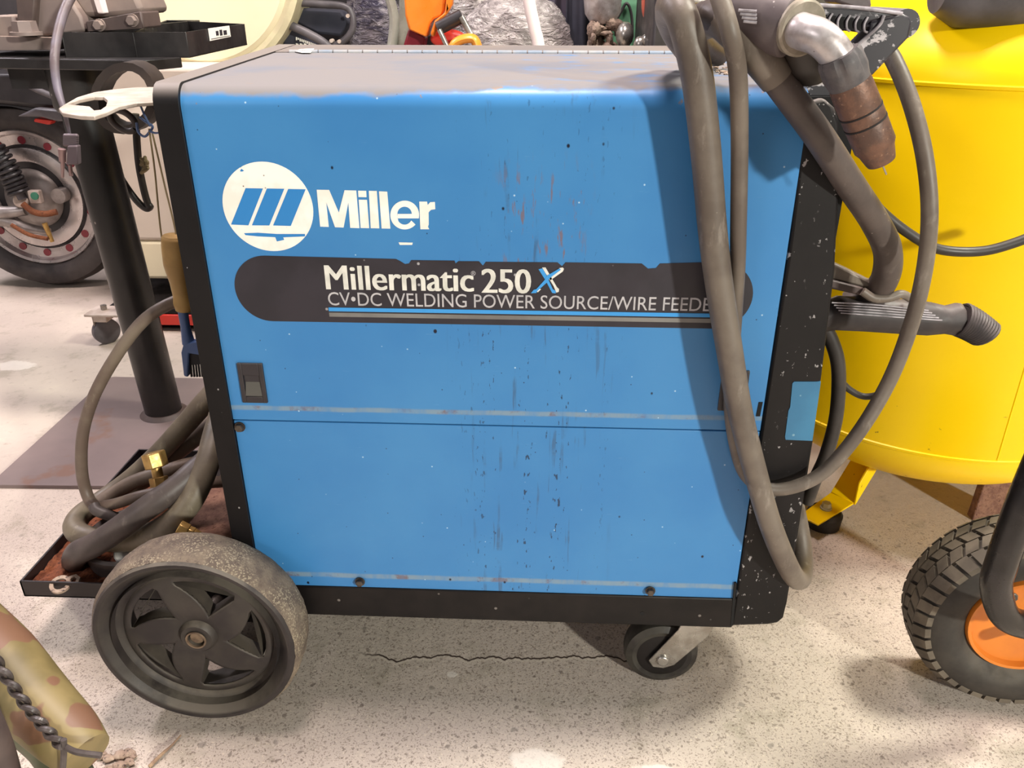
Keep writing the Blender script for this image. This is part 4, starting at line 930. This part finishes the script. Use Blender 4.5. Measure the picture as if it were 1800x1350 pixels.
yd = CY-.10; z1 = PY(300, 545, yd).z; z2 = PY(300, 556, yd).z; z3 = PY(300, 572, yd).z; z4 = PY(300, 606, yd).z
bm = B(); box(bm, (lo.x-.02, yd+.004, z2+.006), (xe+.2, CY+.35, z1)); box(bm, (lo.x+.06, yd+.01, max(z4, .01)), (xe+.2, CY+.3, z3-.01)); finish('dolly_deck', bm, M['railblack'], DL, bevel=.004)
bm = B(); box(bm, (PY(262, 560, yd).x, yd, z3), (xe+.2, yd+.03, z2+.004)); finish('dolly_rail', bm, M['red'], DL, bevel=.003)
bm = B(); cw = PZ(196, 605, .0); cwR = .034; lathe(bm, (cw.x-.012, cw.y+.01, cwR), (.75, -.66, 0), [(-.012, .01), (-.012, cwR-.008), (-.009, cwR), (.009, cwR), (.012, cwR-.008), (.012, .01)], 36); finish('caster_wheel', bm, M['mgrey'], DL, bevel=.002)
bm = B(); p = Vector((cw.x, cw.y, 0)); box(bm, p+Vector((-.045, -.02, .083)), p+Vector((.06, .05, .090))); box(bm, p+Vector((-.030, -.012, .034)), p+Vector((-.026, .02, .085))); box(bm, p+Vector((-.024, -.018, .068)), p+Vector((.012, .03, .085))); finish('caster_bracket', bm, M['galv'], DL, bevel=.002)
bm = B(); cyl(bm, p+Vector((-.01, .02, .088)), p+Vector((-.01, .02, .102)), .008, seg=10); cyl(bm, p+Vector((.035, .02, .1)), p+Vector((.05, .02, .11)), .02, seg=14); finish('caster_nut', bm, M['chrome'], DL)

# ------------------------------------------------------------------ yellow tank
TX, TY, TR = .68, .57, .30
YT = thing('yellow_tank', 'big bright yellow upright air tank on splayed legs', 'tank', (TX, TY, 0))
zs1, zs2 = .212, .733
bm = B(); prof = [(zs1-.135+.0, .001)]+[(zs1-.135*math.sin(math.radians(90-a)), TR*math.sin(math.radians(a))) for a in range(8, 90, 6)]+[(zs1, TR), (zs2, TR)]+[(zs2+.14*math.sin(math.radians(a)), TR*math.cos(math.radians(a))) for a in range(6, 88, 6)]+[(zs2+.14, .001)]
lathe(bm, (TX, TY, 0), (0, 0, 1), prof, 96); tk = finish('tank_shell', bm, M['yellow'], YT)
for z in (zs1-.004, zs2):
    bm = B(); lathe(bm, (TX, TY, z), (0, 0, 1), [(-.004, TR-.001), (-.002, TR+.0018), (.002, TR+.0022), (.004, TR-.001)], 96, cap=False); finish('weld_seam', bm, M['yellow'], tk)
bm = B(); va = math.radians(-91); cyl(bm, (TX+(TR-.0002)*math.cos(va), TY+(TR-.0002)*math.sin(va), zs1), (TX+(TR-.0002)*math.cos(va), TY+(TR-.0002)*math.sin(va), zs2), .0013, seg=8); finish('weld_seam', bm, M['yellow'], tk)
def tleg(a):
    d = Vector((math.cos(a), math.sin(a), 0)); s = Vector((-d.y, d.x, 0)); c = Vector((TX, TY, 0))
    bm = B(); w = .022; pts = []
    i0 = c+d*(.115)+Vector((0, 0, .115)); i1 = c+d*(.205)+Vector((0, 0, .030)); i2 = c+d*(.31)+Vector((0, 0, .030))
    t = .0035
    # angle-section strut and flat foot
    prism(bm, [i0-s*w, i0+s*w, i1+s*w, i1-s*w], Vector((0, 0, t)))
    prism(bm, [i1-s*w, i1+s*w, i2+s*w*.8, i2-s*w*.8], Vector((0, 0, t)))
    prism(bm, [i0+s*w+Vector((0, 0, .0)), i0+s*w+Vector((0, 0, .05)), i1+s*w+Vector((0, 0, .045)), i1+s*w], s*t)
    L_ = finish('leg', bm, M['yellow'], YT, bevel=.001)
    bm = B(); lathe(bm, (i1+i2)/2-Vector((0, 0, .030)), (0, 0, 1), [(0, .028), (.024, .030), (.0295, .026)], 28); finish('rubber_foot', bm, M['rubber'], L_)
    bm = B(); hexbolt(bm, (i1+i2)/2+Vector((0, 0, t)), (0, 0, 1), .008, .012); finish('foot_bolt', bm, M['boltwhite'], L_)
fp = PZ(1440, 902, .033); a0 = math.atan2(fp.y-TY, fp.x-TX)
for k in range(3): tleg(a0+k*2*PI/3)
PH = thing('compressor_pump', 'dark grey compressor pump seated on the yellow tank', 'compressor', (TX, TY, zs2+.13))
bm = B(); p0 = PY(1650, -22, .36); p1 = PY(1860, -10, .36); lathe(bm, p0, p1-p0, [(0, .01), (0, .03), (.03, .045), (.24, .048), (.26, .03), (.26, .01)], 32); finish('pump_body', bm, M['mgrey'], PH)
bm = B(); box(bm, (TX, TY-.1, zs2+.10), (TX+.2, TY+.1, zs2+.17)); finish('pump_mount', bm, M['yellow'], PH, bevel=.004)
bm = B(); pxp(bm, [(1462, -12), (1530, -14), (1534, 14), (1500, 14), (1470, 4)], .30, .05); tag(finish('grey_box', bm, M['gun'], bevel=.004), 'dusty grey box edge showing above the machine handle', 'box')

# ------------------------------------------------------------------ hand truck
HT = thing('hand_truck', 'black tube hand truck with chunky tyre and orange rim at the right edge', 'hand truck', (.70, .08, 0))
wc = Vector((PY(1800, 1078, .02).x, .035, .130)); HR = .130; axh = Vector((.10, 1, 0)).normalized()
bm = B(); lathe(bm, wc, axh, [(-.026, HR-.062), (-.040, HR-.050), (-.045, HR-.034), (-.040, HR-.014), (-.028, HR-.004), (0, HR-.002), (.028, HR-.004), (.040, HR-.014), (.045, HR-.034), (.04, HR-.050), (.026, HR-.062)], 72, closed=True, cap=False)
ty = finish('pneumatic_tyre', bm, M['treadtyre'], HT)
bm = B(); uu, vv, dd = frame(axh); NB = 40
for k in range(NB):
    for (h0, h1, r0, r1, sk, off) in ((-.041, -.026, HR-.0135, HR-.003, -.035, 0), (-.024, -.009, HR-.0035, HR-.0008, .05, .5), (-.007, .007, HR-.0012, HR-.0012, -.05, 0), (.009, .024, HR-.0008, HR-.0035, .05, .5), (.026, .041, HR-.003, HR-.0135, -.035, 0)):
        a = 2*PI*(k+off)/NB; w = 2*PI/NB*.38
        ps = []
        for top_ in (0, 1):
            for (h, r, s_) in ((h0, r0, 0), (h1, r1, 1)):
                for sg in (-1, 1):
                    t_ = a+sg*w+(sk if s_ else 0); ps.append(bm.verts.new(wc+dd*h+(uu*math.cos(t_)+vv*math.sin(t_))*(r+(.004 if top_ else -.003))))
        b0 = ps[:4]; t0 = ps[4:]
        bm.faces.new((t0[0], t0[1], t0[3], t0[2])); 
        for i, j in ((0, 1), (1, 3), (3, 2), (2, 0)): bm.faces.new((b0[i], b0[j], t0[j], t0[i]))
finish('tread_blocks', bm, M['treadblock'], ty)
bm = B(); lathe(bm, wc, axh, [(-.026, HR-.060), (-.034, HR-.062), (-.034, HR-.066), (-.012, HR-.072), (-.008, .026), (-.026, .02), (-.026, .001)], 56); finish('wheel_rim', bm, M['orange_rim'], HT)
bm = B(); hexbolt(bm, PY(1781, 1048, -.005), -axh, .004, .005); finish('rim_nut', bm, M['chrome'], HT)
bm = B(); tube(bm, [PY(1905, 620, -.02), PY(1850, 760, -.04), PY(1800, 880, -.06), PY(1762, 985, -.062), PY(1751, 1030, -.062), PY(1765, 1080, -.058), PY(1800, 1098, -.05), PY(1850, 1102, -.04)], .0165, 20, 8); finish('frame_tube', bm, M['handtruck'], HT)
bm = B(); cyl(bm, wc-axh*.075, wc+axh*.10, .009, seg=16); finish('axle', bm, M['handtruck'], HT)
bm = B(); pl = [PZ(1708, 925, 0)]; a = PZ(1705, 918, 0); box(bm, (a.x, a.y, 0), (a.x+.02, a.y+.03, .01)); bm.free()
bm = B(); p = PZ(1708, 915, .0); prism(bm, [p, PY(1712, 905, p.y), PY(1735, 836, p.y), PY(1790, 850, p.y), Vector((PY(1790, 915, p.y).x, p.y, 0))], (.0, .02, 0)); tag(finish('rusty_plate', bm, M['rustplate'], bevel=.002), 'rusty brown plate standing behind the chunky tyre', 'plate')

# ------------------------------------------------------------------ bottom left foreground
FP = thing('stained_pipe', 'stained olive and brown pipe leaning in at the bottom left corner', 'pipe', PY(60, 1330, -.22))
fa = PY(-120, 1060, -.16); fb = PY(-20, 1130, -.20); fc_ = PY(60, 1220, -.24); fd_ = PY(150, 1318, -.27); 
bm = B(); tube(bm, [PY(-150, 1010, -.12), PY(-70, 1090, -.16), PY(0, 1160, -.20), PY(62, 1235, -.235), PY(118, 1292, -.26), PY(152, 1328, -.275)], [.036, .036, .036, .034, .030, .024], 36, 8); finish('pipe_body', bm, M['camo'], FP)
bm = B(); tube(bm, [PY(-60, 1160, -.17), PY(30, 1240, -.22), PY(90, 1310, -.25), PY(140, 1400, -.28), PZ(165, 1500, .015)], [.032, .030, .022, .020, .018], 24, 8); finish('inner_tube', bm, M['camogreen'], FP)
bm = B()
def twist(ph, amp=7):
    o = []
    for k in range(33):
        q = k/32; x = -20+q*130; y = 1140+q*170+14*math.sin(q*3); a = q*4.2*2*PI+ph
        o.append(PY(x+amp*math.cos(a)*.8, y-amp*math.cos(a)*.5, -.238-.055*q+.004*math.sin(a)-.004))
    return o
tube(bm, twist(0), .0029, 8, 3); tube(bm, twist(PI), .0029, 8, 3)
tube(bm, [PY(110, 1310, -.297), PY(135, 1322, -.302), PY(178, 1328, -.302)], .0029, 8, 4); tube(bm, [PY(112, 1300, -.297), PY(112, 1330, -.30), PY(108, 1380, -.30)], .0029, 8, 4)
finish('twisted_wire', bm, M['wire'], FP)
bm = B(); tube(bm, [PY(-70, 1180, -.3), PY(-12, 1300, -.3), PY(16, 1400, -.3), PZ(30, 1500, .02)], .014, 20, 6); tag(finish('dark_rod', bm, M['visedark']), 'dark rust edged rod at the extreme bottom left', 'rod')
bm = B(); rnd = random.Random(11)
for k in range(26):
    p = PZ(rnd.uniform(170, 260), rnd.uniform(1322, 1365), .004); q = bmesh.ops.create_icosphere(bm, subdivisions=2, radius=rnd.uniform(.002, .007))
    for v in q['verts']: v.co = Vector((v.co.x*rnd.uniform(.8, 1.6), v.co.y, v.co.z*.7))+p
tag(finish('dirt_clump', bm, M['debris']), 'pale crumbled dirt and fibres on the floor at the bottom left', 'dirt', kind='stuff')
bm = B(); tube(bm, [PZ(262, 1348, .003), PZ(285, 1325, .006), PZ(300, 1312, .004), PZ(318, 1292, .004)], [.0024, .0018, .001], 8, 6); tag(finish('twig', bm, M['twig']), 'thin tan straw lying on the floor at the bottom left', 'twig')
for (x, y, r) in ((790, 1302, .007), (735, 1295, .004), (665, 1158, .004), (1235, 1250, .006), (1290, 1308, .006)):
    pass

# ------------------------------------------------------------------ clutter along the top
BY = 1.55
BK = thing('black_motorcycle', 'black motorcycle bodywork with dark tubes and small white lettering behind the machine', 'motorcycle', (PY(590, 60, BY).x, BY, 0))
bm = B(); pxp(bm, [(470, -40), (640, -40), (700, -10), (712, 90), (470, 130)], BY+.12, .25); finish('bodywork', bm, M['mdark'], BK, bevel=.01)
bm = B(); tube(bm, [PY(480, 2, BY), PY(540, 6, BY), PY(600, 10, BY), PY(618, 24, BY), PY(620, 50, BY), PY(606, 70, BY), PY(585, 82, BY)], .009, 12, 6); tube(bm, [PY(500, 40, BY-.03), PY(540, 58, BY-.03), PY(575, 80, BY-.03), PY(590, 110, BY-.03)], .011, 12, 6); finish('frame_tube', bm, M['mgrey'], BK)
bm = B(); pxp(bm, [(525, 14), (600, 18), (612, 40), (598, 64), (560, 60), (520, 40)], BY+.02, .06); pxp(bm, [(496, 62), (512, 48), (575, 78), (585, 120), (500, 120)], BY, .05); finish('side_panel', bm, M['navy2'], BK, bevel=.006)
for px, py in ((611, 28), (582, 72), (596, 73)):
    bm = B(); p = PY(px, py, BY-.012); cyl(bm, p, p+Vector((0, .02, 0)), .005, seg=14); finish('bolt', bm, M['galv'], BK)
bm = B(); rnd = random.Random(2)
for k in range(12):
    x = 520+k*3.2; y = 65+k*1.2; pxp(bm, [(x, y), (x+2.2, y+.5), (x+2, y+rnd.uniform(4, 6)), (x, y+rnd.uniform(3, 6))], BY-.004, .003)
for k in range(3): x = 520+k*7; pxp(bm, [(x, 76), (x+4, 77), (x+4, 80), (x, 79)], BY-.004, .003)
finish('white_lettering', bm, M['letter'], BK, smooth=False)
bm = B(); cx_ = PY(660, 20, BY+.15)
ellip(bm, PY(665, 60, BY+.18), (.10, .12, .16), 28, 18, .12); q = PY(665, 60, BY+.18); b2 = B(); box(b2, (q.x-.10, q.y-.10, 0), (q.x+.10, q.y+.16, q.z-.13)); tag(finish('storage_crate', b2, M['mdark'], bevel=.01), 'low dark box under the wrapped dark bundle', 'crate'); tag(finish('wrapped_bundle', bm, M['wrapblue']), 'clear plastic wrapped dark bundle between black bodywork and pale frame', 'bundle')
bm = B(); tube(bm, [PY(672, -40, BY-.05), PY(686, 0, BY-.05), PY(693, 40, BY-.05), PY(686, 100, BY-.05), PY(680, 150, BY-.05), PY(676, 640, BY-.05)], [.020, .021, .021, .02], 14, 8, flat=.6); tube(bm, [PY(712, -40, BY), PY(714, 0, BY), PY(712, 40, BY), PY(700, 90, BY), PY(690, 150, BY), PY(684, 630, BY)], .019, 12, 6); tag(finish('plastic_tube', bm, M['clearframe']), 'pale translucent curved frame left of the orange fairing', 'frame')
bm = B(); pxp(bm, [(656, -20), (690, -20), (690, 10), (660, 8)], BY+.1, .05); tag(finish('blue_cloth', bm, simple('royal_blue', sr(36, 50, 130), .7)), 'patch of royal blue cloth above the wrapped dark bundle', 'cloth')
OR = thing('orange_motorcycle', 'motorcycle with orange pointed fairing, black grip and amber lever', 'motorcycle', (PY(770, 60, 1.4).x, 1.4, 0))
OY = 1.35
bm = B(); pxp(bm, [(708, -40), (788, -40), (782, 18), (776, 28), (762, 34), (756, 42), (750, 66), (718, 52), (712, 28)], OY, .05); finish('fairing', bm, M['orange'], OR, bevel=.010)
bm = B(); pxp(bm, [(786, -20), (797, -14), (795, 8), (786, 24), (770, 40), (764, 62), (760, 66), (756, 60), (764, 36), (782, 22)], OY-.02, .03); finish('fairing_edge', bm, M['orange'], OR, bevel=.004)
bm = B(); pxp(bm, [(706, 90), (718, 50), (748, 66), (744, 90)], OY+.04, .05); finish('red_panel', bm, M['darkred'], OR, bevel=.004)
bm = B(); pxp(bm, [(728, 66), (800, 60), (800, 100), (728, 100)], OY+.1, .1); pxp(bm, [(776, 20), (800, -20), (850, -20), (846, 90), (800, 90)], OY+.5, .1); finish('dark_engine', bm, M['mdark'], OR)
bm = B(); cyl(bm, PY(770, 50, OY-.02), PY(812, 28, OY-.02), .016, seg=16); finish('grip', bm, M['mdark'], OR)
bm = B(); cyl(bm, PY(811, 30, OY-.03), PY(834, 72, OY-.04), .0075, seg=14); cyl(bm, PY(772, 52, OY-.05), PY(790, 90, OY-.05), .006, seg=12); finish('chrome_rod', bm, M['chrome'], OR)
bm = B(); tube(bm, [PY(790, 92, OY-.05), PY(800, 76, OY-.05), PY(818, 68, OY-.05), PY(834, 70, OY-.05), PY(842, 92, OY-.05)], [.016, .018, .018, .02], 12, 6, flat=.6); finish('amber_lever', bm, M['amber'], OR)
bm = B(); ellip(bm, PY(788, 68, OY+.03), (.045, .02, .022)); finish('red_tank', bm, M['red'], OR)
bm = B(); ellip(bm, PY(826, 24, 1.75), (.08, .10, .13), 28, 18, .15); tag(finish('wrapped_bundle', bm, M['wrap']), 'grey plastic wrapped bundle just right of the orange fairing', 'bundle')
bm = B(); ellip(bm, PY(908, 88, 1.6), (.16, .12, .14), 32, 20, .10); tag(finish('wrapped_bundle', bm, M['wrap']), 'wide grey shrink wrapped bundle left of the white pole', 'bundle')
bm = B(); ellip(bm, PY(890, -4, 1.85), (.17, .12, .12), 32, 20, .10); tag(finish('wrapped_bundle', bm, M['wrapclear']), 'pale olive plastic wrapped bundle above the wide grey one', 'bundle')
bm = B(); tube(bm, [PY(922, -80, 1.4), PY(930, 0, 1.4), PY(940, 50, 1.4), PY(950, 100, 1.4), PY(975, 300, 1.4), PY(1000, 560, 1.4)], .0155, 14, 8); tag(finish('white_pole', bm, M['whiteplastic']), 'leaning white plastic pole standing before the dark cloth', 'pole')
def drape(pts, Y, mat, name, lab, amp):
    bm = B(); a = PY(pts[0], 0, Y).x; b = PY(pts[1], 0, Y).x; n = 40; m = 14
    g = [[bm.verts.new((a+(b-a)*i/n, Y+amp*math.sin(i*.22+.10*j)+amp*.3*math.sin(i*.6+j*.5), .02+1.08*j/m)) for j in range(m+1)] for i in range(n+1)]
    for i in range(n):
        for j in range(m): bm.faces.new((g[i][j], g[i+1][j], g[i+1][j+1], g[i][j+1]))
    return tag(finish(name, bm, mat, solid=.004), lab, 'cloth')
drape((938, 1012), 1.62, M['navy'], 'draped_cloth', 'dark purple navy cloth hanging behind the white pole', .012)
drape((996, 1058), 1.56, M['navy2'], 'draped_cloth', 'blackish navy cloth hanging right of the purple navy one', .010)
bm = B(); c = PY(1056, 0, 1.5); lathe(bm, c+Vector((0, 0, .10)), (0.05, 0, -1), [(0, .045), (.08, .05), (.13, .046), (.155, .03), (.16, .001)], 28); tag(finish('chrome_canister', bm, M['alu']), 'bright chrome canister standing left of the green panel', 'canister')
bm = B(); rnd = random.Random(9)
for k in range(26):
    ellip(bm, PY(rnd.uniform(1038, 1098), rnd.uniform(40, 90), 1.45+rnd.uniform(0, .06)), (rnd.uniform(.006, .02), .015, rnd.uniform(.006, .02)), 10, 8, .3)
tag(finish('engine_parts', bm, M['grime']), 'jumble of greasy brown engine parts in front of the green panel', 'engine parts', kind='stuff')
bm = B(); ellip(bm, PY(1098, 62, 1.42), (.022, .03, .03)); tag(finish('dark_mirror', bm, M['chrome']), 'small shiny dark round housing on the jumble of engine parts', 'housing')
GC = thing('green_panel', 'sage green metal cabinet with a dark cord drawn across', 'cabinet', (PY(1110, 60, 1.7).x, 1.7, 0))
bm = B(); a = PY(1070, 0, 1.7).x; b = PY(1142, 0, 1.7).x; box(bm, (a, 1.7, 0), (b, 1.95, 1.05)); finish('cabinet_body', bm, M['green'], GC, bevel=.006)
bm = B(); tube(bm, [PY(1072, 58, 1.69), PY(1092, 20, 1.69), PY(1102, 6, 1.69), PY(1110, 26, 1.69), PY(1112, 66, 1.69)], .004, 8, 6); finish('cord', bm, M['mdark'], GC)
bm = B(); tube(bm, [PY(1136, -30, 1.3), PY(1134, 10, 1.3), PY(1138, 30, 1.3), PY(1150, 42, 1.3), PY(1160, 30, 1.3), PY(1150, 16, 1.3), PY(1136, 22, 1.3)], .0085, 12, 6); tag(finish('coral_hose', bm, M['redhose']), 'coral red rubber hose curled beside the green panel', 'hose')
bm = B(); c = PY(1142, 70, 1.25); ellip(bm, c, (.02, .02, .016)); ellip(bm, c+Vector((.03, .01, .012)), (.022, .02, .03)); ellip(bm, c+Vector((-.02, .01, -.012)), (.016, .016, .02)); tag(finish('carburettor', bm, M['chrome']), 'small silvery carburettor below the coral red hose', 'carburettor')
MB_ = thing('dark_machine', 'dark machine with horizontal steel bars seen behind the hanging cables', 'machine', (PY(1300, 40, 1.1).x, 1.1, 0))
bm = B(); a = PY(1150, 0, 1.1).x; b = PY(1500, 0, 1.1).x; box(bm, (a, 1.1, 0), (b, 1.5, PY(1300, -30, 1.1).z)); finish('machine_body', bm, M['mdark'], MB_, bevel=.008)
bm = B(); cyl(bm, PY(1210, 14, 1.08), PY(1420, 16, 1.08), .008, seg=12); cyl(bm, PY(1200, 4, 1.06), PY(1420, 4, 1.06), .006, seg=12); finish('steel_bar', bm, M['chrome'], MB_)
bm = B(); a = PY(860, 0, 2.1).x; b = PY(620, 0, 2.1).x; box(bm, (PY(846, 0, 1.5).x, 1.48, 0), (PY(1050, 0, 1.5).x, 2.2, .55)); tag(finish('storage_crate', bm, M['mdark'], bevel=.01), 'low dark crate that the wrapped bundles rest on', 'crate')

# ------------------------------------------------------------------ light: ceiling lamps of the workshop, plus an added fill on the right
def area(name, loc, tgt, size, sy, energy, col):
    l = bpy.data.lights.new(name, 'AREA'); l.shape = 'RECTANGLE'; l.size = size; l.size_y = sy; l.energy = energy; l.color = col
    o = bpy.data.objects.new(name, l); COL.objects.link(o); o.location = loc
    d = Vector(tgt)-Vector(loc); o.rotation_euler = d.to_track_quat('-Z', 'Y').to_euler(); return o
area('ceiling_lamp_front', (4.1, -5.3, 2.5), (0, 0, .4), .32, .32, 460, (1, .985, .88))
area('ceiling_lamp_over', (-.2, .32, 3.2), (-.2, .32, 0), .5, .5, 100, (1, .85, .82))
area('added_fill_right', (1.7, .38, 3.1), (1.2, .2, 0), .5, .5, 110, (1, .97, .84))  # added fill that brightens the yellow tank and right-hand floor, not a known lamp
area('ceiling_lamp_left', (-2.6, 1.6, 3.1), (-1.2, 1.0, 0), 1.2, .4, 82, (1, .92, .98))
area('ceiling_lamp_far', (-3.5, -3.6, 2.8), (0, 0, .3), 2.0, .8, 50, (1, .92, .92))
w = bpy.data.worlds.new('world'); S.world = w; w.use_nodes = True
w.node_tree.nodes['Background'].inputs[0].default_value = (1, .94, .92, 1); w.node_tree.nodes['Background'].inputs[1].default_value = .13
GR = {'tray_hose': 'hoses heaped in the rear tray', 'rubber_lead': 'black rubber leads by the yellow tank', 'wrapped_bundle': 'plastic wrapped bundles behind the machine', 'brass_fitting': 'brass fittings on the hoses', 'draped_cloth': 'dark cloths behind the white pole'}
for o in bpy.data.objects:
    b = o.name.split('.')[0]
    if o.parent is None and b in GR: o['group'] = GR[b]
